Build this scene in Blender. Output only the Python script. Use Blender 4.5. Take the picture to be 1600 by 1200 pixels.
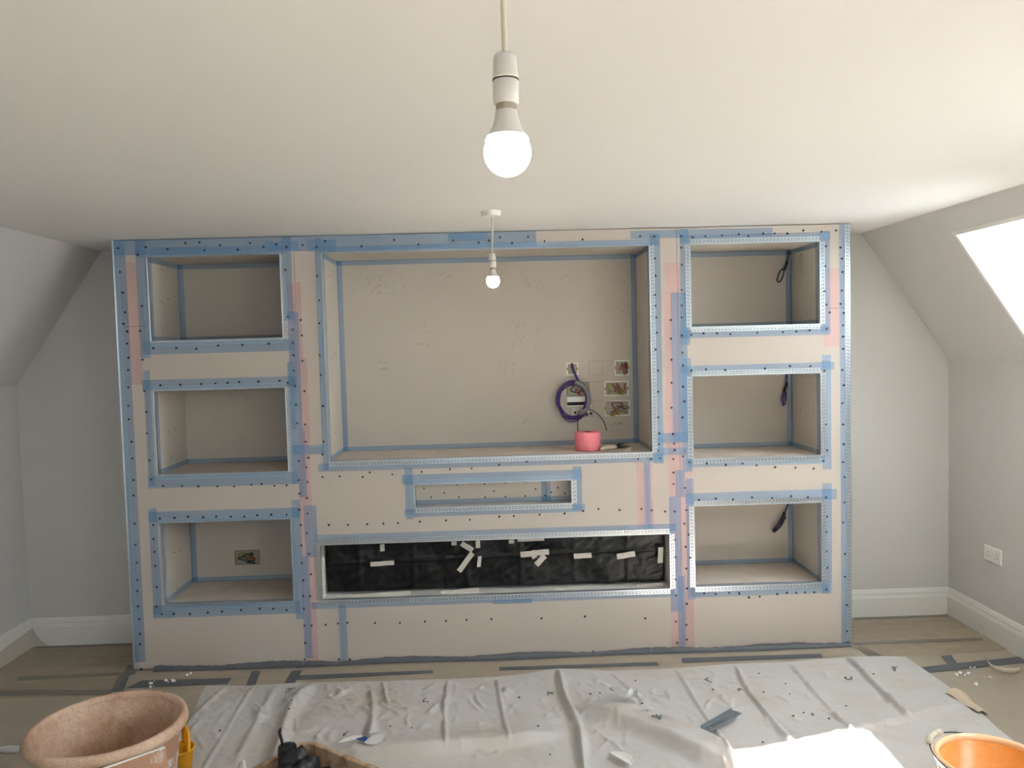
import bpy, math, random
import numpy as np
from mathutils import Vector, Matrix, noise as mnoise

for o in list(bpy.data.objects):
    bpy.data.objects.remove(o)
SC = bpy.context.scene
COL = SC.collection
random.seed(7)

# ------------------------------------------------------------------ camera
cam_data = bpy.data.cameras.new('camera')
cam = bpy.data.objects.new('camera', cam_data)
COL.objects.link(cam)
pitch, yaw, roll = -0.04996, 0.02468, -0.02638
fw = Vector((math.sin(yaw)*math.cos(pitch), math.cos(yaw)*math.cos(pitch), math.sin(pitch)))
rt = fw.cross(Vector((0, 0, 1))).normalized()
up = rt.cross(fw)
rt, up = rt*math.cos(roll)+up*math.sin(roll), up*math.cos(roll)-rt*math.sin(roll)
M = Matrix((rt, up, -fw)).transposed().to_4x4()
M.translation = Vector((0.0177, -4.2982, 1.7354))
cam.matrix_world = M
cam_data.sensor_fit = 'HORIZONTAL'
cam_data.sensor_width = 36.0
cam_data.lens = 1231.14/1600*36.0
cam_data.clip_start = 0.05
SC.camera = cam

# ------------------------------------------------------------------ world, sun, exposure
SKY_STRENGTH = 3.0
SUN_STRENGTH = 15.0
SUN_TO = Vector((1.0, 0.40, 1.40)).normalized()
EXPOSURE = 3.25
world = bpy.data.worlds.new('sky')
SC.world = world
world.use_nodes = True
bg = world.node_tree.nodes['Background']
bg.inputs['Color'].default_value = (0.79, 0.905, 1.0, 1)
bg.inputs['Strength'].default_value = SKY_STRENGTH
sun_data = bpy.data.lights.new('sun', 'SUN')
sun_data.energy = SUN_STRENGTH
sun_data.angle = math.radians(0.9)
sun_data.color = (1.0, 0.97, 0.93)
sun = bpy.data.objects.new('sun', sun_data)
sun.rotation_euler = SUN_TO.to_track_quat('Z', 'Y').to_euler()
sun.location = (8, 3, 10)
COL.objects.link(sun)
SC.view_settings.view_transform = 'Standard'
SC.view_settings.look = 'None'
SC.view_settings.gamma = 1.0
SC.view_settings.use_curve_mapping = False
SC.view_settings.exposure = EXPOSURE
BULB_STRENGTH = 5.5

# ------------------------------------------------------------------ measured layout (metres)
BLUE_TAPE = [(-1.984, 0.049, -1.927, 2.346), (-1.872, 1.716, -1.821, 2.344), (-1.987, 2.267, 0.275, 2.35), (0.789, 2.306, 1.567, 2.334), (-1.874, 2.254, -1.09, 2.303), (-1.18, 2.272, -1.004, 2.321), (-0.957, 2.264, -0.805, 2.323), (-1.093, 1.899, -1.046, 2.353), (-1.855, 1.733, -1.046, 1.796), (-1.872, 1.542, -1.047, 1.596), (-1.862, 1.02, -1.828, 1.648), (-1.09, 1.007, -1.054, 1.672), (-1.867, 1.007, -1.054, 1.074), (-1.872, 0.31, -1.828, 0.899), (-1.873, 0.82, -1.058, 0.878), (-1.099, 0.257, -1.052, 0.92), (-1.874, 0.29, -1.072, 0.358), (-1.079, 1.308, -1.021, 1.945), (-1.052, 0.935, -1.012, 1.309), (-1.031, 0.601, -0.965, 0.886), (-1.059, 0.037, -1.015, 0.604), (-1.08, 1.168, -0.909, 1.219), (-0.919, 1.076, -0.891, 2.335), (-0.89, 2.251, 0.945, 2.287), (-0.2, 2.3, 0.013, 2.343), (-0.946, 1.07, 0.946, 1.113), (0.893, 1.059, 0.949, 2.315), (-0.477, 0.793, -0.434, 1.077), (-0.492, 0.987, 0.494, 1.039), (-0.484, 0.805, 0.508, 0.848), (0.446, 0.813, 0.494, 1.056), (-0.985, 0.682, 1.011, 0.722), (-1.01, 0.311, 0.994, 0.349), (-0.013, 0.303, 0.202, 0.354), (-0.863, 0.005, -0.823, 0.34), (1.058, 1.708, 1.105, 2.339), (1.004, 1.175, 1.09, 1.993), (1.013, 0.87, 1.064, 1.018), (0.975, 0.227, 1.039, 0.873), (1.017, 0.008, 1.057, 0.426), (1.058, 2.264, 1.885, 2.304), (1.829, 1.758, 1.882, 2.311), (1.05, 1.768, 1.882, 1.79), (1.05, 1.553, 1.902, 1.593), (1.054, 1.008, 1.108, 1.635), (1.835, 0.998, 1.884, 1.632), (1.078, 1.032, 1.849, 1.08), (1.069, 0.289, 1.112, 0.97), (1.067, 0.829, 1.912, 0.888), (1.83, 0.299, 1.884, 0.921), (1.092, 0.303, 1.869, 0.359), (1.935, 0.007, 1.991, 2.343), (0.906, 1.172, 1.075, 1.227), (0.905, 1.105, 1.074, 1.145), (0.839, 0.697, 0.875, 1.069)]
PINK_TAPE = [(-1.929, 1.572, -1.87, 2.229), (-1.076, 1.69, -1.003, 2.103), (-1.054, 0.007, -0.985, 1.692), (0.978, 1.992, 1.056, 2.157), (0.965, 1.141, 1.054, 1.994), (0.976, -0.005, 1.104, 1.143), (1.845, 1.679, 1.935, 2.105), (0.797, 0.697, 0.89, 1.071)]
SCREWS = [(-1.962, 2.305), (-1.958, 2.179), (-1.95, 2.069), (-1.942, 1.963), (-1.955, 1.902), (-1.937, 1.86), (-1.94, 1.795), (-1.937, 1.719), (-1.941, 1.653), (-1.945, 1.56), (-1.95, 1.46), (-1.951, 1.387), (-1.943, 1.265), (-1.944, 1.174), (-1.943, 1.056), (-1.947, 0.972), (-1.948, 0.817), (-1.95, 0.701), (-1.948, 0.602), (-1.95, 0.506), (-1.953, 0.446), (-1.953, 0.361), (-1.95, 0.289), (-1.951, 0.207), (-1.953, 0.15), (-1.859, 2.268), (-1.852, 1.995), (-1.869, 1.862), (-1.863, 1.707), (-1.816, 2.308), (-1.702, 2.295), (-1.605, 2.324), (-1.53, 2.326), (-1.505, 2.284), (-1.422, 2.309), (-1.328, 2.283), (-1.262, 2.316), (-1.191, 2.294), (-1.122, 2.306), (-1.068, 2.291), (-0.982, 2.299), (-0.907, 2.287), (-1.802, 1.767), (-1.679, 1.764), (-1.573, 1.758), (-1.456, 1.772), (-1.326, 1.772), (-1.185, 1.775), (-1.08, 2.168), (-1.076, 1.917), (-1.052, 1.847), (-1.055, 1.775), (-1.054, 1.709), (-1.054, 1.626), (-1.053, 1.542), (-1.008, 1.898), (-1.005, 1.815), (-1.007, 1.677), (-1.003, 1.513), (-1.051, 1.441), (-1.048, 1.34), (-1.049, 1.133), (-1.053, 1.028), (-1.053, 0.954), (-1.056, 0.866), (-1.052, 0.781), (-1.053, 0.668), (-1.054, 0.572), (-1.051, 0.475), (-1.054, 0.386), (-1.053, 0.315), (-1.054, 0.222), (-1.054, 0.125), (-1.007, 1.332), (-1.007, 1.237), (-0.996, 1.149), (-1.009, 1.097), (-1.005, 1.016), (-1.012, 0.928), (-1.012, 0.843), (-1.02, 0.734), (-1.013, 0.62), (-1.007, 0.506), (-1.016, 0.385), (-1.015, 0.22), (-1.774, 1.566), (-1.668, 1.566), (-1.555, 1.567), (-1.479, 1.568), (-1.414, 1.57), (-1.352, 1.572), (-1.249, 1.572), (-1.135, 1.573), (-1.091, 1.561), (-1.861, 1.537), (-1.856, 1.423), (-1.859, 1.308), (-1.852, 1.161), (-1.847, 1.056), (-1.787, 1.019), (-1.683, 1.016), (-1.597, 1.01), (-1.494, 1.007), (-1.404, 1.004), (-1.31, 1.011), (-1.255, 1.013), (-1.186, 1.001), (-1.12, 1.002), (-1.812, 0.841), (-1.733, 0.842), (-1.66, 0.846), (-1.578, 0.84), (-1.508, 0.842), (-1.429, 0.839), (-1.356, 0.837), (-1.286, 0.842), (-1.21, 0.843), (-1.127, 0.84), (-1.849, 0.807), (-1.852, 0.729), (-1.849, 0.659), (-1.849, 0.581), (-1.848, 0.464), (-1.853, 0.357), (-1.827, 0.313), (-1.762, 0.311), (-1.675, 0.308), (-1.577, 0.312), (-1.5, 0.316), (-1.396, 0.32), (-1.294, 0.323), (-1.221, 0.321), (-1.148, 0.311), (-1.953, 0.011), (-1.835, 0.01), (-1.727, 0.013), (-1.626, 0.006), (-1.518, 0.009), (-1.423, 0.009), (-1.346, 0.013), (-1.269, 0.01), (-1.188, 0.007), (-1.087, 0.007), (-1.061, 0.031), (-1.019, 0.015), (-0.942, 0.013), (-0.871, 0.024), (-0.812, 0.022), (-0.674, 0.017), (-0.537, 0.012), (-0.427, 0.015), (-0.321, 0.011), (-0.168, 0.013), (-0.03, 0.015), (0.248, 0.012), (0.387, 0.018), (0.537, 0.016), (0.698, 0.017), (0.813, 0.013), (1.036, 0.009), (1.137, 0.005), (1.234, 0.009), (1.346, 0.008), (1.458, 0.015), (1.559, 0.011), (1.679, 0.018), (1.787, 0.014), (1.889, 0.014), (-0.938, 0.221), (-0.871, 0.226), (-0.818, 0.228), (-0.667, 0.222), (-0.53, 0.217), (-0.392, 0.22), (-0.276, 0.219), (-0.162, 0.222), (-0.024, 0.221), (0.253, 0.215), (0.495, 0.217), (0.831, 0.194), (-0.899, 0.776), (-0.795, 0.773), (-0.69, 0.773), (-0.602, 0.774), (-0.522, 0.774), (-0.402, 0.778), (-0.258, 0.78), (-0.128, 0.78), (0.034, 0.792), (0.115, 0.793), (0.257, 0.796), (0.395, 0.798), (0.497, 0.809), (0.583, 0.817), (0.7, 0.807), (0.821, 0.81), (0.877, 0.801), (0.952, 0.791), (1.005, 0.79), (-0.924, 1.042), (-0.83, 1.042), (-0.666, 1.058), (-0.705, 1.035), (-0.544, 1.044), (-0.383, 1.053), (-0.229, 1.063), (-0.11, 1.063), (0.042, 1.079), (0.193, 1.092), (0.571, 1.081), (0.808, 1.088), (0.879, 1.086), (0.928, 1.088), (1.003, 1.082), (-0.91, 2.133), (-0.905, 2.002), (-0.909, 1.878), (-0.913, 1.705), (-0.91, 1.598), (-0.906, 1.43), (-0.91, 1.235), (-0.919, 1.165), (-0.862, 2.317), (-0.667, 2.285), (-0.491, 2.315), (-0.361, 2.288), (-0.174, 2.305), (-0.036, 2.291), (0.02, 2.3), (0.079, 2.316), (0.144, 2.284), (0.232, 2.316), (0.321, 2.29), (0.527, 2.295), (0.841, 2.305), (0.918, 2.3), (0.919, 2.183), (0.921, 2.089), (0.916, 1.985), (0.918, 1.926), (0.921, 1.863), (0.923, 1.779), (0.914, 1.688), (0.926, 1.572), (0.924, 1.456), (0.922, 1.315), (0.927, 1.226), (0.923, 1.166), (0.919, 1.131), (1.001, 1.847), (1.0, 1.745), (1.001, 1.63), (0.999, 1.503), (0.997, 1.366), (1.002, 1.221), (1.008, 1.167), (1.011, 1.132), (1.002, 1.007), (1.001, 0.943), (1.003, 0.632), (1.005, 0.535), (1.003, 0.409), (1.005, 0.318), (1.002, 0.17), (1.008, 0.05), (1.064, 2.238), (1.066, 2.145), (1.064, 2.009), (1.062, 1.925), (1.061, 1.859), (1.06, 1.761), (1.062, 1.667), (1.064, 1.596), (1.062, 1.48), (1.068, 1.399), (1.056, 1.311), (1.056, 1.095), (1.064, 0.92), (1.07, 0.795), (1.058, 0.72), (1.082, 0.658), (1.063, 0.59), (1.087, 0.528), (1.065, 0.468), (1.066, 0.356), (1.065, 0.269), (1.06, 0.15), (1.062, 0.066), (1.065, 2.3), (1.128, 2.292), (1.198, 2.297), (1.289, 2.299), (1.381, 2.304), (1.433, 2.292), (1.515, 2.304), (1.578, 2.303), (1.648, 2.301), (1.737, 2.316), (1.836, 2.307), (1.917, 2.312), (1.86, 2.227), (1.856, 2.119), (1.851, 1.983), (1.861, 1.909), (1.879, 1.866), (1.861, 1.776), (1.113, 1.763), (1.18, 1.769), (1.254, 1.767), (1.328, 1.761), (1.477, 1.765), (1.619, 1.764), (1.693, 1.766), (1.768, 1.771), (1.11, 1.567), (1.191, 1.572), (1.297, 1.565), (1.517, 1.567), (1.656, 1.577), (1.77, 1.574), (1.848, 1.547), (1.854, 1.249), (1.86, 1.106), (1.838, 1.046), (1.091, 1.062), (1.187, 1.052), (1.294, 1.041), (1.387, 1.046), (1.465, 1.033), (1.569, 1.019), (1.683, 1.012), (1.784, 1.005), (1.142, 0.85), (1.235, 0.854), (1.331, 0.847), (1.438, 0.855), (1.549, 0.848), (1.657, 0.855), (1.75, 0.845), (1.851, 0.842), (1.857, 0.734), (1.853, 0.647), (1.853, 0.539), (1.856, 0.445), (1.851, 0.322), (1.163, 0.324), (1.227, 0.318), (1.303, 0.322), (1.36, 0.317), (1.414, 0.293), (1.475, 0.295), (1.573, 0.306), (1.627, 0.311), (1.681, 0.309), (1.728, 0.311), (1.782, 0.309), (1.941, 2.218), (1.948, 2.158), (1.951, 2.085), (1.947, 1.984), (1.94, 1.911), (1.957, 1.861), (1.953, 1.794), (1.953, 1.731), (1.953, 1.664), (1.948, 1.548), (1.955, 1.463), (1.947, 1.364), (1.95, 1.246), (1.953, 1.136), (1.949, 1.036), (1.956, 0.953), (1.955, 0.81), (1.947, 0.698), (1.957, 0.521), (1.956, 0.391), (1.966, 0.23), (1.966, 0.081), (1.969, 0.018)]
SLOT_SCREWS = [(-0.382, 0.946), (-0.269, 0.917), (-0.344, 0.894), (-0.196, 0.962), (-0.188, 0.89), (-0.043, 0.961), (-0.041, 0.885), (0.01, 0.919), (0.075, 0.964), (0.073, 0.885), (0.186, 0.964), (0.184, 0.885), (0.242, 0.923), (0.295, 0.885), (0.331, 0.902), (0.368, 0.926), (0.406, 0.893)]
MASKING = [(-0.622, 0.623, 0.025, 0.039, 0.0), (-0.625, 0.534, 0.132, 0.025, 2.0), (-0.222, 0.634, 0.029, 0.021, 0.0), (-0.15, 0.613, 0.075, 0.029, -35.0), (-0.089, 0.626, 0.025, 0.043, 0.0), (-0.16, 0.526, 0.129, 0.029, 52.0), (-0.084, 0.527, 0.021, 0.061, -8.0), (0.228, 0.564, 0.161, 0.032, 4.0), (0.22, 0.557, 0.029, 0.046, 20.0), (0.259, 0.523, 0.071, 0.032, 45.0), (0.099, 0.634, 0.029, 0.021, 0.0), (0.208, 0.642, 0.15, 0.018, 0.0), (0.497, 0.541, 0.1, 0.029, 1.0), (0.741, 0.536, 0.104, 0.032, 7.0), (0.936, 0.53, 0.029, 0.089, -4.0), (0.874, 0.359, 0.15, 0.021, 2.0), (0.371, 0.354, 0.071, 0.018, 1.0), (-0.68, 0.357, 0.411, 0.021, 2.0), (-0.197, 0.359, 0.214, 0.029, 3.0), (-0.954, 0.502, 0.021, 0.161, 0.0)]
DUCT = {'skirt_left': [(-2.785, 0.448), (-2.197, 0.433), (-2.178, 0.391), (-2.754, 0.395)],
 'film_left': [(-2.61, -0.027), (-2.054, -0.017), (-2.03, -0.053), (-2.58, -0.078)],
 'corner_left': [(-2.063, 0.079), (-2.026, 0.075), (-1.967, -0.042), (-2.03, -0.069)],
 'diag_left': [(-2.06, -0.025), (-1.995, -0.047), (-1.932, -0.259), (-1.996, -0.269)],
 'long_left': [(-2.739, -0.183), (-1.99, -0.239), (-1.981, -0.3), (-2.693, -0.254)],
 'step_left': [(-1.89, -0.138), (-1.414, -0.147), (-1.414, -0.219), (-1.933, -0.228)],
 'patch_a': [(-1.331, -0.064), (-1.285, -0.068), (-1.255, -0.271), (-1.306, -0.267)],
 'patch_b': [(-1.112, -0.084), (-1.057, -0.08), (-1.056, -0.25), (-1.112, -0.253)],
 'long_mid': [(-1.072, -0.145), (-0.346, -0.143), (-0.34, -0.177), (-1.065, -0.202)],
 'long_mid2': [(0.011, -0.133), (0.862, -0.141), (0.867, -0.184), (0.011, -0.175)],
 'long_right': [(1.007, -0.102), (1.773, -0.11), (1.762, -0.162), (0.996, -0.162)],
 'diag_right': [(2.001, -0.04), (2.038, -0.016), (2.083, -0.165), (2.019, -0.203)],
 'far_right': [(2.21, -0.329), (2.89, -0.231), (2.833, -0.311), (2.168, -0.405)],
 'cross_right': [(2.385, -0.202), (2.448, -0.19), (2.402, -0.346), (2.352, -0.358)],
 'skirt_right': [(2.197, 0.414), (2.779, 0.412), (2.768, 0.379), (2.182, 0.381)],
 'film_right': [(2.021, 0.034), (2.759, 0.031), (2.736, -0.005), (2.004, -0.003)]}
RIDGES = {'r1': [(-1.263, -0.278), (-1.246, -0.679), (-1.228, -1.019)],
 'r2': [(-0.968, -0.272), (-0.992, -0.571), (-0.94, -1.041)],
 'r3a': [(-0.593, -0.281), (-0.56, -0.434), (-0.527, -0.562)],
 'r3b': [(-0.636, -0.391), (-0.585, -0.669), (-0.567, -0.937)],
 'r4': [(-0.255, -0.287), (-0.252, -0.632), (-0.224, -1.001)],
 'r5': [(-0.0, -0.294), (0.016, -0.587), (0.05, -0.984)],
 'r6': [(0.327, -0.202), (0.332, -0.579), (0.362, -0.867), (0.345, -1.186)],
 'r7': [(0.946, -0.257), (0.948, -0.617), (0.969, -1.183)],
 'r8': [(1.268, -0.228), (1.23, -0.55), (1.245, -1.049)],
 'r9': [(1.556, -0.237), (1.542, -0.562), (1.536, -1.016)],
 'r10': [(1.89, -0.181), (1.861, -0.589), (1.843, -0.877)],
 'r11': [(0.345, -0.667), (0.653, -0.919), (0.847, -1.149), (0.98, -1.233)],
 'r12': [(-0.596, -1.015), (-0.217, -0.991), (0.059, -0.957), (0.317, -0.881)],
 'r13': [(1.129, -1.104), (1.506, -0.992), (1.848, -0.878), (2.206, -0.748)],
 'r14': [(0.689, -0.741), (0.955, -1.053)],
 'r15': [(-1.407, -0.288), (-1.453, -0.599)],
 'r16': [(-1.145, -0.288), (-1.104, -1.029)],
 'r17': [(0.604, -0.283), (0.699, -0.61)]}
CLOTH_BACK = [(-1.52, -0.264), (-1.474, -0.237), (-1.27, -0.254), (-0.993, -0.24), (-0.597, -0.258), (-0.257, -0.264), (-0.0, -0.263), (0.179, -0.23), (0.336, -0.179), (0.618, -0.237), (0.958, -0.234), (1.275, -0.204), (1.568, -0.205), (1.897, -0.166), (2.068, -0.173), (2.198, -0.193)]
CLOTH_RIGHT = [(2.198, -0.193), (2.212, -0.501), (2.215, -0.734), (2.184, -0.991), (2.179, -1.165)]
BITS = {'offcut': [(0.904, -0.971), (1.09, -0.815)],
 'scrap': [(0.257, -0.5), (0.702, -0.904), (1.061, -0.444), (1.765, -0.475), (2.055, -0.36), (-1.053, -0.353), (-0.351, -0.534), (-0.682, -0.842), (1.183, -0.55), (1.436, -0.818)],
 'specks': [(1.35, -0.346), (1.299, -0.56), (1.438, -0.484), (1.417, -0.591), (1.404, -0.797), (1.339, -0.841), (1.495, -0.854), (1.627, -0.738), (1.588, -0.991), (1.128, -1.044), (1.763, -0.429), (1.916, -0.412), (0.457, -0.524), (0.504, -0.521), (0.679, -0.679), (0.705, -0.375), (0.687, -0.776), (0.105, -0.523), (0.217, -1.075), (0.179, -0.868), (-0.389, -0.806), (-0.49, -0.78), (-1.269, -0.749), (-1.001, -0.521), (-0.986, -0.628), (-0.972, -0.819), (1.06, -0.525)],
 'plastic': [(0.604, -0.626)],
 'white': [(0.497, -1.147)],
 'cup': [(-0.545, -0.959)],
 'paper': [(-0.649, -0.912)],
 'curl': [(2.593, -0.259), (2.533, -0.395), (2.534, -0.466), (2.58, -0.485), (2.641, -0.452), (2.678, -0.408), (2.63, -0.435)],
 'crumbs': [(2.34, -0.433), (2.347, -0.449), (2.39, -0.422), (2.359, -0.556), (2.467, -0.373), (2.456, -0.475), (-1.828, -0.171), (-1.793, -0.221), (-1.748, -0.17), (-1.71, -0.166), (-1.655, -0.081)],
 'leftscrap': [(-2.173, -0.834)]}
H = 2.35                      # ceiling height
XR, XC, ZK = 2.80, 2.262, 1.568   # side wall, ceiling crease, knee height
YB, YE = 0.435, -7.0          # back wall, rear wall
UW = 1.99                     # half width of the media wall

# ------------------------------------------------------------------ materials
def srgb(r, g, b):
    f = lambda c: (c/255/12.92) if c/255 <= 0.04045 else ((c/255+0.055)/1.055)**2.4
    return (f(r), f(g), f(b), 1)

def mat(name, col, rough=0.6, metal=0.0, noise=None, bump=None, spec=0.5, **kw):
    """noise=(scale, amount, second colour)  bump=(scale, strength, distance)"""
    m = bpy.data.materials.new(name); m.use_nodes = True
    nt = m.node_tree; p = nt.nodes['Principled BSDF']
    p.inputs['Base Color'].default_value = col
    p.inputs['Roughness'].default_value = rough
    p.inputs['Metallic'].default_value = metal
    p.inputs['Specular IOR Level'].default_value = spec
    tc = nt.nodes.new('ShaderNodeTexCoord')
    if noise:
        n = nt.nodes.new('ShaderNodeTexNoise'); n.inputs['Scale'].default_value = noise[0]
        n.inputs['Detail'].default_value = 5; n.inputs['Roughness'].default_value = 0.62
        nt.links.new(tc.outputs['Object'], n.inputs['Vector'])
        r = nt.nodes.new('ShaderNodeValToRGB')
        r.color_ramp.elements[0].position = noise[3] if len(noise) > 3 else 0.35
        r.color_ramp.elements[1].position = noise[4] if len(noise) > 4 else 0.7
        nt.links.new(n.outputs['Fac'], r.inputs['Fac'])
        x = nt.nodes.new('ShaderNodeMix'); x.data_type = 'RGBA'
        mul = nt.nodes.new('ShaderNodeMath'); mul.operation = 'MULTIPLY'; mul.inputs[1].default_value = noise[1]
        nt.links.new(r.outputs['Color'], mul.inputs[0]); nt.links.new(mul.outputs[0], x.inputs['Factor'])
        x.inputs['A'].default_value = col; x.inputs['B'].default_value = noise[2]
        nt.links.new(x.outputs['Result'], p.inputs['Base Color'])
    if bump:
        n = nt.nodes.new('ShaderNodeTexNoise'); n.inputs['Scale'].default_value = bump[0]; n.inputs['Detail'].default_value = 6
        nt.links.new(tc.outputs['Object'], n.inputs['Vector'])
        b = nt.nodes.new('ShaderNodeBump'); b.inputs['Strength'].default_value = bump[1]; b.inputs['Distance'].default_value = bump[2]
        nt.links.new(n.outputs['Fac'], b.inputs['Height']); nt.links.new(b.outputs['Normal'], p.inputs['Normal'])
    for k, v in kw.items():
        p.inputs[k].default_value = v
    return m

def sheer(name, col, fac, rough=0.6):
    """open-weave or thin see-through material: fac = how much of the surface the fibres cover"""
    m = bpy.data.materials.new(name); m.use_nodes = True
    nt = m.node_tree; p = nt.nodes['Principled BSDF']
    p.inputs['Base Color'].default_value = col; p.inputs['Roughness'].default_value = rough
    t = nt.nodes.new('ShaderNodeBsdfTransparent'); x = nt.nodes.new('ShaderNodeMixShader')
    x.inputs[0].default_value = fac
    nt.links.new(t.outputs[0], x.inputs[1]); nt.links.new(p.outputs[0], x.inputs[2])
    nt.links.new(x.outputs[0], nt.nodes['Material Output'].inputs['Surface'])
    return m

M_ceil = mat('ceiling_paint', srgb(229, 228, 225), 0.9, noise=(1.2, 0.25, srgb(225, 223, 219)))
M_wall = mat('wall_paint', srgb(205, 203, 200), 0.85, noise=(1.5, 0.25, srgb(201, 198, 194)), bump=(180, 0.05, 0.002))
M_white = mat('white_gloss_paint', srgb(228, 226, 220), 0.4)
M_board = mat('plasterboard_paper', srgb(194, 184, 174), 0.85, noise=(3, 0.35, srgb(188, 178, 167)))
M_niche = mat('plasterboard_lining', srgb(195, 187, 176), 0.85, noise=(4, 0.35, srgb(188, 180, 168)))
M_base = mat('dusty_shelf_board', srgb(198, 185, 172), 0.85, noise=(9, 0.5, srgb(222, 214, 205)))
M_blue = sheer('blue_scrim', srgb(120, 170, 214), 0.40)
M_pink = sheer('pink_scrim', srgb(250, 188, 190), 0.30)
M_zinc = mat('galvanised_steel', srgb(206, 214, 220), 0.34, 0.85, noise=(40, 0.4, srgb(176, 186, 194)))
M_fibre = mat('cut_edge', srgb(90, 84, 78), 0.9)
M_screw = mat('black_screw', srgb(22, 22, 24), 0.6)
M_dark = mat('void_dark', srgb(40, 38, 36), 0.9)
M_floor = mat('carpet_under_film', srgb(172, 160, 142), 0.5, noise=(5, 0.5, srgb(158, 146, 128)), bump=(14, 0.25, 0.02))
M_duct = mat('grey_duct_tape', srgb(96, 99, 104), 0.45, noise=(14, 0.5, srgb(84, 87, 92)), bump=(60, 0.2, 0.003))
M_black = mat('black_polythene', srgb(9, 9, 10), 0.36, noise=(8, 0.5, srgb(14, 14, 15)), bump=(22, 0.28, 0.010), spec=0.35)
M_mask = mat('masking_tape', srgb(196, 190, 182), 0.7, noise=(50, 0.5, srgb(214, 208, 202)))
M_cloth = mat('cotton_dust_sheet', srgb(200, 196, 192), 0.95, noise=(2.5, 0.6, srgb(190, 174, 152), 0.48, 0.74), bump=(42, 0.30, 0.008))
M_plast = mat('white_plastic', srgb(232, 229, 224), 0.35)
M_holder = mat('lampholder_plastic', srgb(208, 203, 197), 0.4)
M_purple = mat('purple_cable', srgb(70, 44, 112), 0.45)
M_dpurp = mat('dark_violet_cable', srgb(46, 34, 62), 0.5)
M_gcable = mat('grey_cable', srgb(120, 120, 124), 0.5)
M_bcable = mat('black_cable', srgb(26, 24, 28), 0.5)
M_red = mat('red_brown_wire', srgb(150, 62, 44), 0.5)
M_yel = mat('yellow_green_wire', srgb(150, 146, 48), 0.5)
M_box = mat('back_box_steel', srgb(150, 150, 146), 0.5, 0.4, noise=(60, 0.5, srgb(176, 160, 110)))
M_rim = mat('cut_plaster', srgb(238, 234, 228), 0.9)
M_rollpink = mat('pink_mesh_roll', srgb(252, 146, 154), 0.7, noise=(120, 0.4, srgb(244, 122, 134)))
M_card = mat('card_core', srgb(60, 46, 40), 0.9)
M_handle = mat('plaster_splashed_handle', srgb(222, 212, 192), 0.7, noise=(70, 0.7, srgb(170, 152, 128)))
M_blade = mat('dark_steel', srgb(60, 56, 52), 0.4, 0.7)
M_pencil = mat('pencil_lead', srgb(128, 120, 112), 0.8)
M_orange = mat('orange_plastic', srgb(246, 150, 52), 0.3, noise=(9, 0.7, srgb(250, 178, 104), 0.4, 0.62))
M_orange.node_tree.nodes['Principled BSDF'].inputs['Subsurface Weight'].default_value = 0.35
M_orange.node_tree.nodes['Principled BSDF'].inputs['Subsurface Radius'].default_value = (0.03, 0.012, 0.004)
M_rimc = mat('pale_orange_rim', srgb(252, 214, 170), 0.15)
M_yellow = mat('yellow_plastic', srgb(236, 166, 20), 0.35, noise=(25, 0.7, srgb(196, 140, 60), 0.5, 0.65))
M_wire = mat('steel_wire', srgb(70, 64, 58), 0.35, 0.8)
M_tub = mat('plaster_caked_plastic', srgb(216, 188, 165), 0.85, noise=(7, 0.8, srgb(190, 150, 122), 0.38, 0.62), bump=(38, 0.5, 0.012))
M_tub2 = mat('plaster_splashes', srgb(180, 138, 112), 0.8, noise=(16, 1.0, srgb(216, 208, 202), 0.55, 0.66), bump=(45, 0.5, 0.01))
M_crate = mat('dirty_timber', srgb(196, 168, 138), 0.85, noise=(22, 0.9, srgb(148, 116, 88), 0.45, 0.65), bump=(50, 0.4, 0.006))
M_tool = mat('black_rubber', srgb(24, 25, 28), 0.42, noise=(30, 0.5, srgb(66, 66, 68), 0.55, 0.72), bump=(40, 0.4, 0.008))
M_film = sheer('clear_polythene', srgb(190, 170, 142), 0.34, 0.16)
M_clear = sheer('clear_plastic', srgb(226, 226, 224), 0.6, 0.2)
M_scrap = mat('green_grey_scrap', srgb(112, 118, 116), 0.7)
M_speck = mat('debris_brown', srgb(92, 84, 78), 0.8)
M_bluep = mat('blue_print', srgb(50, 90, 160), 0.5)
M_glass = sheer('window_glass', srgb(240, 245, 245), 0.06, 0.05)

def emit(name, col, s):
    m = bpy.data.materials.new(name); m.use_nodes = True
    p = m.node_tree.nodes['Principled BSDF']
    p.inputs['Base Color'].default_value = (0.9, 0.88, 0.84, 1)
    p.inputs['Emission Color'].default_value = col; p.inputs['Emission Strength'].default_value = s
    return m
M_bulb = emit('lit_bulb_globe', (1.0, 0.80, 0.58, 1), BULB_STRENGTH)

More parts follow.
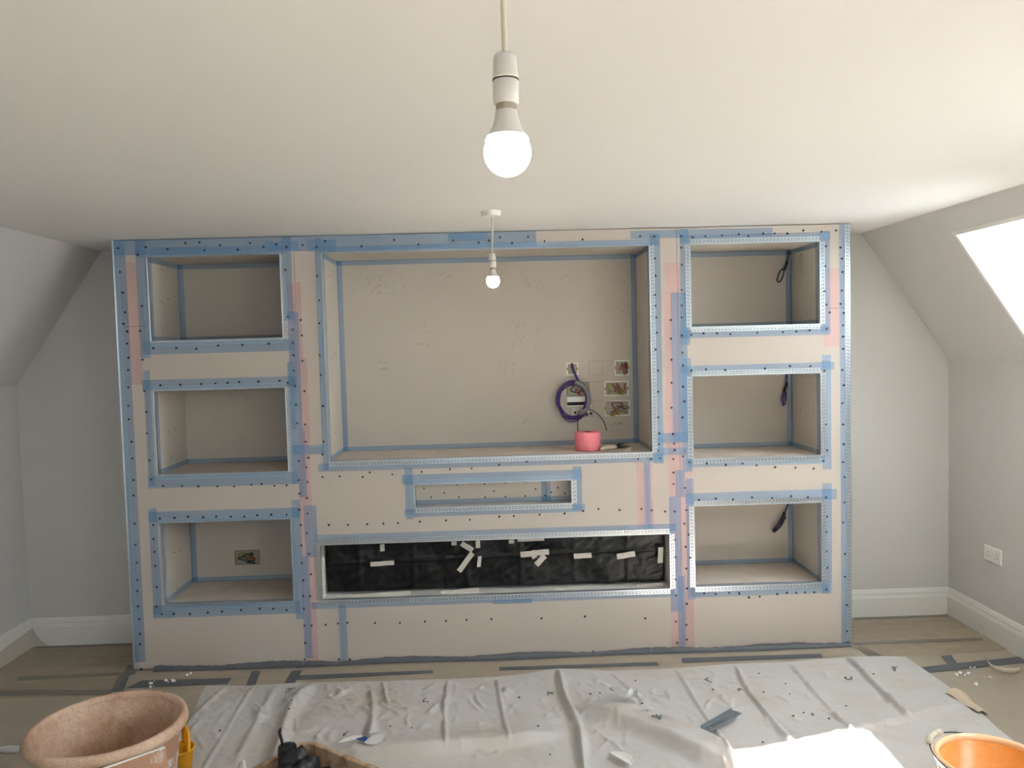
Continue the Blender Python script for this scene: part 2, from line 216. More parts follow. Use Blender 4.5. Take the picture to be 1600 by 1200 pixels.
def crack(m, scale, col, w):
    nt = m.node_tree; p = nt.nodes['Principled BSDF']; src = p.inputs['Base Color'].links[0].from_socket
    tc = nt.nodes.new('ShaderNodeTexCoord'); n = nt.nodes.new('ShaderNodeTexNoise'); n.inputs['Scale'].default_value = 9; n.inputs['Detail'].default_value = 4
    nt.links.new(tc.outputs['Object'], n.inputs['Vector'])
    a = nt.nodes.new('ShaderNodeMix'); a.data_type = 'VECTOR'; a.inputs['Factor'].default_value = 0.45
    nt.links.new(tc.outputs['Object'], a.inputs['A']); nt.links.new(n.outputs['Color'], a.inputs['B'])
    v = nt.nodes.new('ShaderNodeTexVoronoi'); v.feature = 'DISTANCE_TO_EDGE'; v.inputs['Scale'].default_value = scale
    nt.links.new(a.outputs['Result'], v.inputs['Vector'])
    r = nt.nodes.new('ShaderNodeMapRange'); r.inputs['From Max'].default_value = w; r.inputs['To Min'].default_value = 0.38; r.inputs['To Max'].default_value = 0.0
    nt.links.new(v.outputs['Distance'], r.inputs['Value'])
    x = nt.nodes.new('ShaderNodeMix'); x.data_type = 'RGBA'; x.inputs['B'].default_value = col
    nt.links.new(r.outputs['Result'], x.inputs['Factor']); nt.links.new(src, x.inputs['A']); nt.links.new(x.outputs['Result'], p.inputs['Base Color'])
crack(M_tub, 16, srgb(158, 118, 92), 0.05)
crack(M_tub2, 9, srgb(140, 100, 78), 0.03)

# ------------------------------------------------------------------ mesh helpers
class MB:
    def __init__(s): s.v = []; s.f = []
    def add(s, vs, fs):
        n = len(s.v); s.v += [tuple(v) for v in vs]; s.f += [tuple(i+n for i in f) for f in fs]; return s
    def box(s, x0, x1, y0, y1, z0, z1):
        return s.add([(x0,y0,z0),(x1,y0,z0),(x1,y1,z0),(x0,y1,z0),(x0,y0,z1),(x1,y0,z1),(x1,y1,z1),(x0,y1,z1)],
              [(0,3,2,1),(4,5,6,7),(0,1,5,4),(1,2,6,5),(2,3,7,6),(3,0,4,7)])
    def prism(s, poly, axis, a, b):
        """extrude a polygon (list of 2-tuples) along an axis; axis 'x': (y,z), 'y': (x,z), 'z': (x,y)"""
        def P(p, t): return {'x': (t, p[0], p[1]), 'y': (p[0], t, p[1]), 'z': (p[0], p[1], t)}[axis]
        n = len(poly)
        return s.add([P(p, a) for p in poly]+[P(p, b) for p in poly],
              [tuple(range(n-1, -1, -1)), tuple(range(n, 2*n))]+[(i, (i+1) % n, n+(i+1) % n, n+i) for i in range(n)])
    def quad(s, a, b, c, d): return s.add([a, b, c, d], [(0, 1, 2, 3)])
    def lathe(s, prof, c=(0, 0, 0), seg=32, close=False):
        vs = []; fs = []
        for r, z in prof:
            for k in range(seg):
                t = 2*math.pi*k/seg; vs.append((c[0]+r*math.cos(t), c[1]+r*math.sin(t), c[2]+z))
        n = len(prof)
        for i in range(n-1 if not close else n):
            j = (i+1) % n
            for k in range(seg):
                l = (k+1) % seg; fs.append((i*seg+k, i*seg+l, j*seg+l, j*seg+k))
        return s.add(vs, fs)
    def tube(s, pts, r, seg=8, cap=True):
        pts = [Vector(p) for p in pts]; rs = r if isinstance(r, (list, tuple)) else [r]*len(pts)
        vs = []; fs = []; prev = None
        for i, p in enumerate(pts):
            d = (pts[min(i+1, len(pts)-1)]-pts[max(i-1, 0)]).normalized()
            if prev is None:
                n = d.orthogonal().normalized()
            else:
                n = (prev-d*prev.dot(d)); n = n.normalized() if n.length > 1e-6 else d.orthogonal().normalized()
            prev = n; b = d.cross(n)
            for k in range(seg):
                t = 2*math.pi*k/seg; vs.append(p+(n*math.cos(t)+b*math.sin(t))*rs[i])
        for i in range(len(pts)-1):
            for k in range(seg):
                l = (k+1) % seg; fs.append((i*seg+k, i*seg+l, (i+1)*seg+l, (i+1)*seg+k))
        if cap:
            fs.append(tuple(range(seg-1, -1, -1))); fs.append(tuple(range((len(pts)-1)*seg, len(pts)*seg)))
        return s.add(vs, fs)
    def build(s, name, m, parent=None, smooth=False, bevel=0.0):
        me = bpy.data.meshes.new(name); me.from_pydata(s.v, [], s.f); me.update()
        o = bpy.data.objects.new(name, me); COL.objects.link(o); me.materials.append(m)
        if smooth:
            for p in me.polygons: p.use_smooth = True
        if parent is not None: o.parent = parent
        if bevel:
            b = o.modifiers.new('bevel', 'BEVEL'); b.width = bevel; b.segments = 2; b.limit_method = 'ANGLE'
        return o

def spline(pts, n=8):
    """Catmull-Rom through points"""
    P = [Vector(p) for p in pts]; P = [P[0]*2-P[1]]+P+[P[-1]*2-P[-2]]; out = []
    for i in range(1, len(P)-2):
        for k in range(n):
            t = k/n; a, b, c, d = P[i-1], P[i], P[i+1], P[i+2]
            out.append(0.5*((2*b)+(c-a)*t+(2*a-5*b+4*c-d)*t*t+(3*b-a-3*c+d)*t**3))
    out.append(P[-2]); return out

def tag(o, label=None, cat=None, group=None, kind=None):
    if label: o['label'] = label
    if cat: o['category'] = cat
    if group: o['group'] = group
    if kind: o['kind'] = kind
    return o
def empty(name, loc=(0, 0, 0), label=None, cat=None, group=None):
    o = bpy.data.objects.new(name, None); COL.objects.link(o); o.location = loc; o.empty_display_size = 0.05
    return tag(o, label, cat, group)
def struct(o): o['kind'] = 'structure'; return o

def holed(x0, x1, z0, z1, holes, y0, y1):
    """board in the xz plane from y0 (front) to y1 with rectangular cut-outs, one closed mesh"""
    cl = lambda v, a, b: min(max(v, a), b)
    hs = [(cl(a, x0, x1), cl(b, z0, z1), cl(c, x0, x1), cl(d, z0, z1)) for a, b, c, d in holes]
    hs = [h for h in hs if h[2]-h[0] > 1e-6 and h[3]-h[1] > 1e-6]
    xs = sorted({x0, x1} | {h[0] for h in hs} | {h[2] for h in hs}); zs = sorted({z0, z1} | {h[1] for h in hs} | {h[3] for h in hs})
    def solid(i, j):
        if i < 0 or j < 0 or i >= len(xs)-1 or j >= len(zs)-1: return False
        cx, cz = (xs[i]+xs[i+1])/2, (zs[j]+zs[j+1])/2
        return not any(h[0] < cx < h[2] and h[1] < cz < h[3] for h in hs)
    mb = MB(); idx = {}
    def V(i, j, k):
        if (i, j, k) not in idx:
            idx[(i, j, k)] = len(mb.v); mb.v.append((xs[i], (y0, y1)[k], zs[j]))
        return idx[(i, j, k)]
    for i in range(len(xs)-1):
        for j in range(len(zs)-1):
            if not solid(i, j): continue
            mb.f.append((V(i,j,0), V(i+1,j,0), V(i+1,j+1,0), V(i,j+1,0)))
            mb.f.append((V(i,j,1), V(i,j+1,1), V(i+1,j+1,1), V(i+1,j,1)))
            if not solid(i-1, j): mb.f.append((V(i,j,0), V(i,j+1,0), V(i,j+1,1), V(i,j,1)))
            if not solid(i+1, j): mb.f.append((V(i+1,j,0), V(i+1,j,1), V(i+1,j+1,1), V(i+1,j+1,0)))
            if not solid(i, j-1): mb.f.append((V(i,j,0), V(i,j,1), V(i+1,j,1), V(i+1,j,0)))
            if not solid(i, j+1): mb.f.append((V(i,j+1,0), V(i+1,j+1,0), V(i+1,j+1,1), V(i,j+1,1)))
    return mb

# ------------------------------------------------------------------ room shell
struct(MB().box(-XR-0.1, XR+0.1, YE-0.1, YB+0.1, -0.1, 0).build('floor', M_floor))
struct(MB().box(-XC, XC, YE-0.1, YB+0.1, H, H+0.1).build('ceiling', M_ceil))
gable = [(-XR, 0), (XR, 0), (XR, ZK), (XC, H), (-XC, H), (-XR, ZK)]
struct(MB().prism(gable, 'y', YB, YB+0.1).build('wall_back', M_wall))
# rear gable wall with an unseen window, added and sized for frontal fill light
GW = (-0.42, 1.10, 0.42, 1.80)
rear = MB()
rear.box(-XR, GW[0], YE-0.1, YE, 0, ZK); rear.box(GW[2], XR, YE-0.1, YE, 0, ZK)
rear.box(GW[0], GW[2], YE-0.1, YE, 0, GW[1]); rear.box(GW[0], GW[2], YE-0.1, YE, GW[3], H)
rear.prism([(-XR, ZK), (GW[0], ZK), (GW[0], H), (-XC, H)], 'y', YE-0.1, YE)
rear.prism([(GW[2], ZK), (XR, ZK), (XC, H), (GW[2], H)], 'y', YE-0.1, YE)
struct(rear.build('wall_rear', M_wall))
wg = struct(MB().box(GW[0], GW[2], YE-0.06, YE-0.055, GW[1], GW[3]).build('window_4', M_glass))
for a in (GW[0], -0.03, GW[2]-0.06): MB().box(a, a+0.06, YE-0.08, YE-0.03, GW[1], GW[3]).build('window_frame', M_white, wg)
for z in (GW[1], GW[3]-0.06): MB().box(GW[0], GW[2], YE-0.08, YE-0.03, z, z+0.06).build('window_frame', M_white, wg)
pl = bpy.data.lights.new('gable_portal', 'AREA'); pl.shape = 'RECTANGLE'; pl.size = GW[2]-GW[0]; pl.size_y = GW[3]-GW[1]
pl.cycles.is_portal = True
po = bpy.data.objects.new('gable_portal', pl); COL.objects.link(po)
po.location = (0, YE-0.12, (GW[1]+GW[3])/2); po.rotation_euler = (math.radians(90), 0, 0)

SL = Vector((XC-XR, 0, H-ZK)); SLEN = SL.length; ST = SL.normalized()      # up the right slope
SN = Vector((ST.z, 0, -ST.x))                                             # outward normal
def slope_pt(side, s, y, d):
    p = Vector((XR, 0, ZK))+ST*s+SN*d
    return (p.x*side, y, p.z)
def slope_box(mb, side, s0, s1, y0, y1, d0, d1):
    c = [slope_pt(side, s, y, d) for d in (d0, d1) for (s, y) in ((s0, y0), (s1, y0), (s1, y1), (s0, y1))]
    return mb.add(c, [(0,3,2,1),(4,5,6,7),(0,1,5,4),(1,2,6,5),(2,3,7,6),(3,0,4,7)])
SA, SB = (2.222-ZK)/ST.z, 0.06/ST.z         # head and foot of the roof-window openings, along the slope
WINS = [(-0.99, -0.395), (-3.10, -2.20), (-5.30, -4.40)]  # first opening shows in frame; the other two are unseen, added for evener light
T = 0.10; RD = 0.28
struct(MB().box(-XR-0.1, -XR, YE, YB, 0, ZK).build('wall_left', M_wall))
struct(MB().box(XR, XR+0.1, YE, YB, 0, ZK).build('wall_right', M_wall))
sl = slope_box(MB(), -1, -0.0, SLEN, YE, YB, 0, T)
struct(sl.build('wall_left_sloped', M_wall))
sr = MB()
for a, b in ((YE, WINS[2][0]-0.02), (WINS[2][1]+0.02, WINS[1][0]-0.02), (WINS[1][1]+0.02, WINS[0][0]-0.02), (WINS[0][1]+0.02, YB)): slope_box(sr, 1, 0, SLEN, a, b, 0, T)
for w in WINS:
    slope_box(sr, 1, 0, SB-0.02, w[0]-0.02, w[1]+0.02, 0, T); slope_box(sr, 1, SA+0.02, SLEN, w[0]-0.02, w[1]+0.02, 0, T)
struct(sr.build('wall_right_sloped', M_wall))
for n, w in enumerate(WINS):
    pane = MB(); slope_box(pane, 1, SB+0.02, SA-0.02, w[0]+0.02, w[1]-0.02, RD+0.02, RD+0.026)
    pane = struct(pane.build('window_%d' % (n+1), M_glass))
    rv = MB()
    slope_box(rv, 1, SB-0.02, SA+0.02, w[1], w[1]+0.02, 0.0, RD+0.06); slope_box(rv, 1, SB-0.02, SA+0.02, w[0]-0.02, w[0], 0.0, RD+0.06)
    slope_box(rv, 1, SA, SA+0.02, w[0], w[1], 0.0, RD+0.06); slope_box(rv, 1, SB-0.02, SB, w[0], w[1], 0.0, RD+0.06)
    rv.build('window_reveal', M_white, pane)
    fm = MB()
    for s0, s1, a, b in ((SB, SA, w[0], w[0]+0.05), (SB, SA, w[1]-0.05, w[1]), (SB, SB+0.05, w[0], w[1]), (SA-0.05, SA, w[0], w[1])):
        slope_box(fm, 1, s0, s1, a, b, RD-0.02, RD+0.05)
    fm.build('window_frame', M_white, pane)
    # portal: tells the sampler where the daylight comes in, gives no light of its own
    pl = bpy.data.lights.new('skylight_portal', 'AREA'); pl.shape = 'RECTANGLE'; pl.size = SA-SB; pl.size_y = w[1]-w[0]
    pl.cycles.is_portal = True
    po = bpy.data.objects.new('skylight_portal', pl); COL.objects.link(po)
    mm = Matrix((ST, Vector((0, 1, 0)), ST.cross(Vector((0, 1, 0))))).transposed().to_4x4()
    if (mm.to_3x3() @ Vector((0, 0, -1))).dot(-SN) < 0:
        mm = Matrix((-ST, Vector((0, 1, 0)), (-ST).cross(Vector((0, 1, 0))))).transposed().to_4x4()
    mm.translation = Vector(slope_pt(1, (SA+SB)/2, (w[0]+w[1])/2, RD+0.08)); po.matrix_world = mm

# skirting boards: ogee profile (distance from wall, height)
SK = [(0, 0), (0.018, 0), (0.018, 0.118), (0.015, 0.124), (0.015, 0.130), (0.012, 0.134), (0.013, 0.146), (0.009, 0.158), (0.006, 0.168), (0, 0.170)]
struct(MB().prism([(-XR+a, b) for a, b in SK], 'y', YE, YB-0.018).build('baseboard_left', M_white))
struct(MB().prism([(XR-a, b) for a, b in SK], 'y', YE, YB-0.018).build('baseboard_right', M_white))
bk = MB()
bk.prism([(YB-a, b) for a, b in SK], 'x', -XR, -UW); bk.prism([(YB-a, b) for a, b in SK], 'x', UW, XR)
struct(bk.build('baseboard_back', M_white))

# ------------------------------------------------------------------ media wall
mw = empty('media_unit', (0, 0, 0), 'full-width plasterboard media wall with taped joints, six niches, TV recess and fireplace slot', 'media wall')
LX, RX = (-1.815, -1.105), (1.112, 1.827)
ROWS = [(1.803, 2.256), (1.077, 1.537), (0.360, 0.817)]
NICHES = [(LX[0], z[0], LX[1], z[1]) for z in ROWS]+[(RX[0], z[0], RX[1], z[1]) for z in ROWS]
TV = (-0.884, 1.122, 0.890, 2.256); SLOT = (-0.425, 0.853, 0.438, 0.983); FIRE = (-0.955, 0.356, 0.976, 0.668)
HOLES = NICHES+[TV, SLOT, FIRE]
BT = 0.0125; G = 0.0012
SX0, SX1 = -1.032, 1.040
boards = [(-UW, SX0, 1.886, H-0.003), (-UW, SX0, 0.008, 1.886), (SX1, UW, 1.888, H-0.003), (SX1, UW, 0.008, 1.888),
          (SX0, SX1, 1.2, H-0.003), (SX0, 0.857, 0.356, 1.2), (0.857, SX1, 0.356, 1.2), (SX0, -0.846, 0.008, 0.356), (-0.846, SX1, 0.008, 0.356)]
def inside(p, r): return r[0] <= p[0] < r[2] and r[1] <= p[1] < r[3]
left_over = list(SCREWS)
for (a, b, c, d) in boards:
    o = holed(a+G, b-G, c+G, d-G, HOLES, 0.0, BT).build('plasterboard_panel', M_board, mw)
    mine = [p for p in left_over if inside(p, (a, c, b, d))]
    left_over = [p for p in left_over if p not in mine]
    sc = MB()
    for (x, z) in mine:
        if any(h[0]-0.004 < x < h[2]+0.004 and h[1]-0.004 < z < h[3]+0.004 for h in HOLES): continue
        r = random.uniform(0.0050, 0.0062)
        ring = [(x+r*math.cos(t*math.pi/4), z+r*math.sin(t*math.pi/4)) for t in range(8)]
        sc.prism(ring, 'y', -0.0056, 0.004)
    if sc.v: tag(sc.build('screw_heads', M_screw, o), kind='stuff')
# dark backing behind the joints and the two returns
MB().box(-UW+0.01, -UW+0.022, BT, YB, 0.008, H-0.003).build('return_panel', M_board, mw)
MB().box(UW-0.022, UW-0.01, BT, YB, 0.008, H-0.003).build('return_panel', M_board, mw)
holed(-UW+0.03, UW-0.03, 0.02, H-0.02, [(h[0]-0.03, h[1]-0.03, h[2]+0.03, h[3]+0.03) for h in HOLES], BT+0.004, BT+0.008).build('backing_board', M_dark, mw)

# joint tape: thin open-weave strips lying on the boards
k = 0
for lst, m in ((PINK_TAPE, M_pink), (BLUE_TAPE, M_blue)):
    for (a, b, c, d) in lst:
        a, c = max(a, -UW+0.003), min(c, UW-0.003); d = min(d, H-0.004)
        if d-b < 0.032: b = d-0.045 if d < 2.3 else d-0.042
        y = -0.0006-k*0.00005; k += 1
        # keep strips off the openings
        holed(a, c, b, d, HOLES, y, y+0.00004)
        mb = MB(); hs = holed(a, c, b, d, HOLES, y, y)
        for f in hs.f:
            vs = [hs.v[i] for i in f]
            nx = (Vector(vs[1])-Vector(vs[0])).cross(Vector(vs[2])-Vector(vs[1]))
            if nx.y < -1e-9: mb.quad(*vs)
        if mb.v: mb.build('joint_tape_pink' if lst is PINK_TAPE else 'joint_tape_blue', m, mw)

# perforated corner beads
def bead(p0, p1, out, inn, name='corner_bead', parent=None, w=0.026, yb=-0.0050, ret=0.022):
    """p0,p1: edge end points (x,z) on the front plane; out: unit (x,z) away from the opening; inn: depth direction sign"""
    p0 = Vector((p0[0], 0, p0[1])); p1 = Vector((p1[0], 0, p1[1])); L = (p1-p0).length; d = (p1-p0)/L; o = Vector((out[0], 0, out[1]))
    mb = MB()
    def P(t, s, y): q = p0+d*t+o*s; return (q.x, y, q.z)
    def strip(s0, s1, t0=0.0, t1=L): mb.quad(P(t0, s0, yb), P(t1, s0, yb), P(t1, s1, yb), P(t0, s1, yb))
    strip(0.0, 0.0055); strip(0.0115, 0.0145); strip(0.0205, w)
    n = max(2, int(L/0.019)); pt = L/n; bar = pt*0.34; lean = pt*0.28
    for r, (s0, s1, sg) in enumerate(((0.0055, 0.0115, 1), (0.0145, 0.0205, -1))):
        for i in range(n):
            t = i*pt+(pt/2 if r else 0)
            a, b = max(0, min(L, t)), max(0, min(L, t+bar)); c, e = max(0, min(L, t+bar+lean*sg)), max(0, min(L, t+lean*sg))
            mb.quad(P(a, s0, yb), P(b, s0, yb), P(c, s1, yb), P(e, s1, yb))
    # rounded nose and the return into the recess
    nose = [(0.0, -0.0055), (-0.0012, -0.0072), (-0.0028, -0.0072), (-0.004, -0.0055), (-0.0035, -0.002), (-0.002, ret), (-0.0005, ret), (-0.0005, -0.002)]
    n8 = len(nose)
    mb.add([P(0, s, y) for s, y in nose]+[P(L, s, y) for s, y in nose], [(i, (i+1) % n8, n8+(i+1) % n8, n8+i) for i in range(n8)])
    return mb.build(name, M_zinc, parent or mw)
for (a, b, c, d) in HOLES:
    lo = -0.0003      # on the left the joint tape was run over the beads, elsewhere it stops short of them
    lft = c < 0; mid = (a, b, c, d) in (TV, SLOT)
    bead((a, b), (a, d), (-1, 0), 1, yb=lo if lft or mid else -0.005); bead((c, b), (c, d), (1, 0), 1, yb=lo if lft else -0.005)
    bead((a, b), (c, b), (0, -1), 1, yb=lo if lft else -0.005); bead((a, d), (c, d), (0, 1), 1, yb=lo if lft or mid else -0.005)
bead((-UW, 0.01), (-UW, H-0.004), (1, 0), 1, yb=-0.0003); bead((UW, 0.01), (UW, H-0.004), (-1, 0), 1)

# niche linings; corner tape runs along the inner joints
def lining(h, depth, tapes, base_mat=M_base, back='niche_back'):
    a, b, c, d = h; t = 0.0125; y0 = BT-0.0005
    bo = MB().box(a-t, c+t, depth, depth+0.004, b-t, d+t).build(back, M_niche, mw)
    for nm, bx, m in (('niche_side', (a-t, a, y0, depth, b-t, d+t), M_niche), ('niche_side', (c, c+t, y0, depth, b-t, d+t), M_niche),
                      ('niche_top', (a, c, y0, depth, d, d+t), M_niche), ('niche_base', (a, c, y0, depth, b-t, b), base_mat)):
        MB().box(*bx).build(nm, m, bo)
    w, e = 0.027, 0.0009
    yb = depth-e
    def strip(q): MB().quad(*q).build('corner_tape', M_blue, bo)
    # strips on the back panel
    if 'l' in tapes: strip([(a, yb, b), (a+w, yb, b), (a+w, yb, d), (a, yb, d)]); strip([(a+e, depth-w, b), (a+e, depth, b), (a+e, depth, d), (a+e, depth-w, d)])
    if 'r' in tapes: strip([(c-w, yb, b), (c, yb, b), (c, yb, d), (c-w, yb, d)]); strip([(c-e, depth-w, b), (c-e, depth, b), (c-e, depth, d), (c-e, depth-w, d)])
    if 't' in tapes: strip([(a, yb-e, d-w), (c, yb-e, d-w), (c, yb-e, d), (a, yb-e, d)]); strip([(a, depth-w, d-e), (c, depth-w, d-e), (c, depth, d-e), (a, depth, d-e)])
    if 'b' in tapes: strip([(a, yb-e, b), (c, yb-e, b), (c, yb-e, b+w), (a, yb-e, b+w)]); strip([(a, depth-w*.4, b+e), (c, depth-w*.4, b+e), (c, depth, b+e), (a, depth, b+e)])
    # along the side walls: upper, lower and front edges
    for x, key in ((a+2*e, 'L'), (c-2*e, 'R')):
        if key in tapes:
            strip([(x, 0.02, b), (x, depth, b), (x, depth, b+w), (x, 0.02, b+w)])
            if 't' in tapes: strip([(x, 0.02, d-w), (x, depth, d-w), (x, depth, d), (x, 0.02, d)])
            strip([(x, 0.0135, b), (x, 0.0135+0.04, b), (x, 0.0135+0.04, d), (x, 0.0135, d)])
    if 'f' in tapes: strip([(a, 0.0135, b+2*e), (c, 0.0135, b+2*e), (c, 0.045, b+2*e), (a, 0.045, b+2*e)])
    # a few fixings on the side walls
    sc = MB()
    for x, dx in ((a, 1), (c, -1)):
        for z in (b+(d-b)*0.52, b+(d-b)*0.5, b+(d-b)*0.12, b+(d-b)*0.9):
            for y in (depth*0.4, depth*0.62):
                yy = y+random.uniform(-.02, .02); zz = z+random.uniform(-.02, .02); r = 0.0035
                ring = [(yy+r*math.cos(q*math.pi/3), zz+r*math.sin(q*math.pi/3)) for q in range(6)]
                sc.prism(ring, 'x', x-0.001*dx, x+0.0012*dx)
    tag(sc.build('niche_fixings', M_screw, bo), kind='stuff')
    return bo
DEP = 0.430
NT = ['ltLb', 'bL', 'lbLf', 'rtRb', 'rbR', 'rbRf']
backs = [lining(h, DEP, t) for h, t in zip(NICHES, NT)]
tvb = lining(TV, DEP, 'lrtbLRf')
slb = lining(SLOT, 0.085, 'bL', back='slot_back')
MB().box(0.30, 0.302, 0.0835, 0.0845, SLOT[1], SLOT[3]).build('slot_joint', M_dark, slb)
for x0 in (0.275, 0.302): MB().quad((x0, 0.0836, SLOT[1]), (x0+0.025, 0.0836, SLOT[1]), (x0+0.025, 0.0836, SLOT[3]), (x0, 0.0836, SLOT[3])).build('joint_tape_blue', M_blue, slb)
ss = MB()
for (x, z) in SLOT_SCREWS:
    if SLOT[0] < x < SLOT[2] and SLOT[1] < z < SLOT[3]:
        ss.prism([(x+0.0047*math.cos(t*math.pi/4), z+0.0047*math.sin(t*math.pi/4)) for t in range(8)], 'y', 0.081, 0.086)
tag(ss.build('screw_heads', M_screw, slb), kind='stuff')
# fireplace opening: steel-lined recess
f = FIRE; fd = 0.16
fb = MB().box(f[0]-0.01, f[2]+0.01, fd, fd+0.004, f[1]-0.01, f[3]+0.01).build('fireplace_back', M_dark, mw)
for bx in ((f[0]-0.012, f[0], BT, fd, f[1]-0.012, f[3]+0.012), (f[2], f[2]+0.012, BT, fd, f[1]-0.012, f[3]+0.012),
           (f[0], f[2], BT, fd, f[3], f[3]+0.012), (f[0], f[2], BT, fd, f[1]-0.012, f[1])):
    MB().box(*bx).build('fireplace_lining', M_white, fb)
# pencil marks on the back of the TV recess
pm = MB(); rp = random.Random(3)
def stroke(x, z, l, a, w=0.0016):
    dx, dz = math.cos(a)*l, math.sin(a)*l; nx, nz = -math.sin(a)*w/2, math.cos(a)*w/2; y = DEP-0.0012
    pm.quad((x-nx, y, z-nz), (x+dx-nx, y, z+dz-nz), (x+dx+nx, y, z+dz+nz), (x+nx, y, z+nz))
for (cx_, cz_, n, sx, sz, ang) in ((-0.74, 2.1, 16, .14, .05, .9), (-0.60, 2.1, 14, .12, .05, .8), (-0.42, 1.86, 7, .10, .04, .15), (-0.38, 1.76, 5, .10, .03, .2),
        (-0.64, 1.62, 9, .03, .03, .3), (0.22, 1.78, 16, .09, .07, 1.0), (0.10, 1.58, 8, .06, .06, 1.0), (-0.27, 2.14, 9, .04, .04, .8), (0.27, 2.1, 8, .05, .06, 1.3),
        (0.84, 2.03, 14, .05, .1, .9), (0.80, 1.92, 10, .06, .05, .7), (0.45, 2.13, 5, .05, .03, .4), (0.23, 1.27, 5, .05, .02, .9), (0.74, 1.24, 8, .05, .008, .1), (0.02, 2.08, 6, .1, .04, 1.2)):
    for _ in range(n):
        stroke(cx_+rp.uniform(-sx, sx), cz_+rp.uniform(-sz, sz), rp.uniform(.008, .035), ang+rp.uniform(-.35, .35))
for (x, z, l, a) in ((0.600, 1.622, .15, 0), (0.600, 1.622, .08, -math.pi/2), (0.60, 1.54, .08, 0), (0.68, 1.622, .08, -math.pi/2), (0.60, 1.498, .09, 0), (0.60, 1.384, .09, 0), (-0.75, 1.62, .02, 0), (0.845, 1.66, .03, 1.5)):
    stroke(x, z, l, a)
tag(pm.build('pencil_marks', M_pencil, tvb), kind='stuff')
pm = MB()
for (cx_, cz_, n, sx, sz, ang) in ((-1.50, 1.50, 9, .05, .02, .9), (-1.44, 1.47, 8, .05, .02, .9), (-1.64, 1.32, 5, .02, .02, .6), (-1.58, 1.20, 4, .03, .01, .1), (-1.3, 1.24, 6, .08, .01, .2)):
    for _ in range(n): stroke(cx_+rp.uniform(-sx, sx), cz_+rp.uniform(-sz, sz), rp.uniform(.006, .025), ang+rp.uniform(-.3, .3))
tag(pm.build('pencil_marks', M_pencil, backs[1]), kind='stuff')

# ------------------------------------------------------------------ black sheet in the fireplace slot
def black_sheet():
    o = empty('black_sheet', (0.01, 0.10, f[1]), 'crinkled black plastic sheet taped across the long fireplace opening', 'plastic sheet')
    nx, nz = 150, 34; mb = MB(); x0, x1, z0, z1 = f[0]+0.02, f[2]-0.02, f[1]+0.022, f[3]-0.004
    vs = []
    for j in range(nz+1):
        for i in range(nx+1):
            x = x0+(x1-x0)*i/nx; z = z0+(z1-z0)*j/nz
            n = mnoise.noise(Vector((x*7+z*5, z*6-x*2, 1.3)))*0.010+abs(mnoise.noise(Vector((x*16-z*20, z*10, 4.1))))*0.012+mnoise.noise(Vector((x*40, z*26, 7.7)))*0.0035
            fold = 0.010*math.exp(-((z-(0.545+0.012*x))/0.006)**2)
            y = 0.102-n*0.9-fold-0.006*math.exp(-(((x*3.3) % 1-.5)/0.03)**2)
            vs.append((x-0.01, y-0.10, z-f[1]))
    fs = [(j*(nx+1)+i, j*(nx+1)+i+1, (j+1)*(nx+1)+i+1, (j+1)*(nx+1)+i) for j in range(nz) for i in range(nx)]
    mb.add(vs, fs); mb.build('sheet', M_black, o, smooth=True)
    for i, (x, z, w, h, a) in enumerate(MASKING):
        w = max(w, 0.018); h = max(h, 0.016); a = math.radians(a)
        pts = []
        for u, v in ((-.5, -.5), (-.17, -.53), (.17, -.48), (.5, -.5), (.5, .5), (.17, .53), (-.17, .48), (-.5, .5)):
            dx, dz = u*w, v*h
            pts.append((x+dx*math.cos(a)-dz*math.sin(a)-0.01, z+dx*math.sin(a)+dz*math.cos(a)-f[1]))
        MB().prism(pts, 'y', -0.0365-0.0005*(i % 5), -0.0362-0.0005*(i % 5)).build('masking_tape', M_mask, o)
black_sheet()

# ------------------------------------------------------------------ electrical boxes in the niches
def wires(mb_list, o, x0, x1, z0, z1, seed, cols):
    r = random.Random(seed)
    for m in cols:
        mb = MB()
        p = [(r.uniform(x0, x1), 0.012, z1-(z1-z0)*0.2)]
        for _ in range(4): p.append((r.uniform(x0, x1), r.uniform(-0.022, 0.006), r.uniform(z0, z1)))
        mb.tube(spline(p, 6), 0.0032, 6); mb.build('wire', m, o, smooth=True)
def back_box(x0, z1, x1, z0, label, seed, cols, rim=True, y=DEP):
    cx_, cz_ = (x0+x1)/2, (z0+z1)/2; w, h = (x1-x0)/2, (z1-z0)/2
    o = empty('back_box', (cx_, y, cz_), label, 'back box', 'electrical back boxes')
    t = 0.007 if rim else 0.003
    holed(-w, w, -h, h, [(-w+t, -h+t, w-t, h-t)], -0.003, -0.0012).build('plaster_rim', M_rim if rim else M_fibre, o)
    MB().quad((-w+t, -0.0014, -h+t), (w-t, -0.0014, -h+t), (w-t, -0.0014, h-t), (-w+t, -0.0014, h-t)).build('box_inside', M_box, o)
    for s in (-1, 1): MB().box(s*(w-t)-0.006, s*(w-t)+0.006, -0.0045, -0.0015, -0.008, 0.008).build('fixing_lug', M_yel, o)
    wires(None, o, -w*0.75, w*0.8, -h*0.9, h*0.8, seed, cols)
    return o
back_box(0.464, 1.617, 0.535, 1.542, 'small recessed back box at the top left with purple cable coming out', 1, [])
back_box(0.464, 1.498, 0.599, 1.416, 'double back box seen through the purple cable coil', 2, [M_gcable, M_bcable, M_red, M_bcable], rim=False)
back_box(0.755, 1.624, 0.843, 1.533, 'single white-edged back box at top right of the cluster with red wires', 3, [M_red, M_red, M_bcable, M_red])
back_box(0.691, 1.499, 0.836, 1.410, 'middle right double back box with yellow, grey and red wires', 4, [M_yel, M_gcable, M_red, M_yel, M_red])
back_box(0.688, 1.383, 0.842, 1.289, 'lowest right double back box with brown wire ends hanging out', 5, [M_bcable, M_red, M_gcable, M_yel])
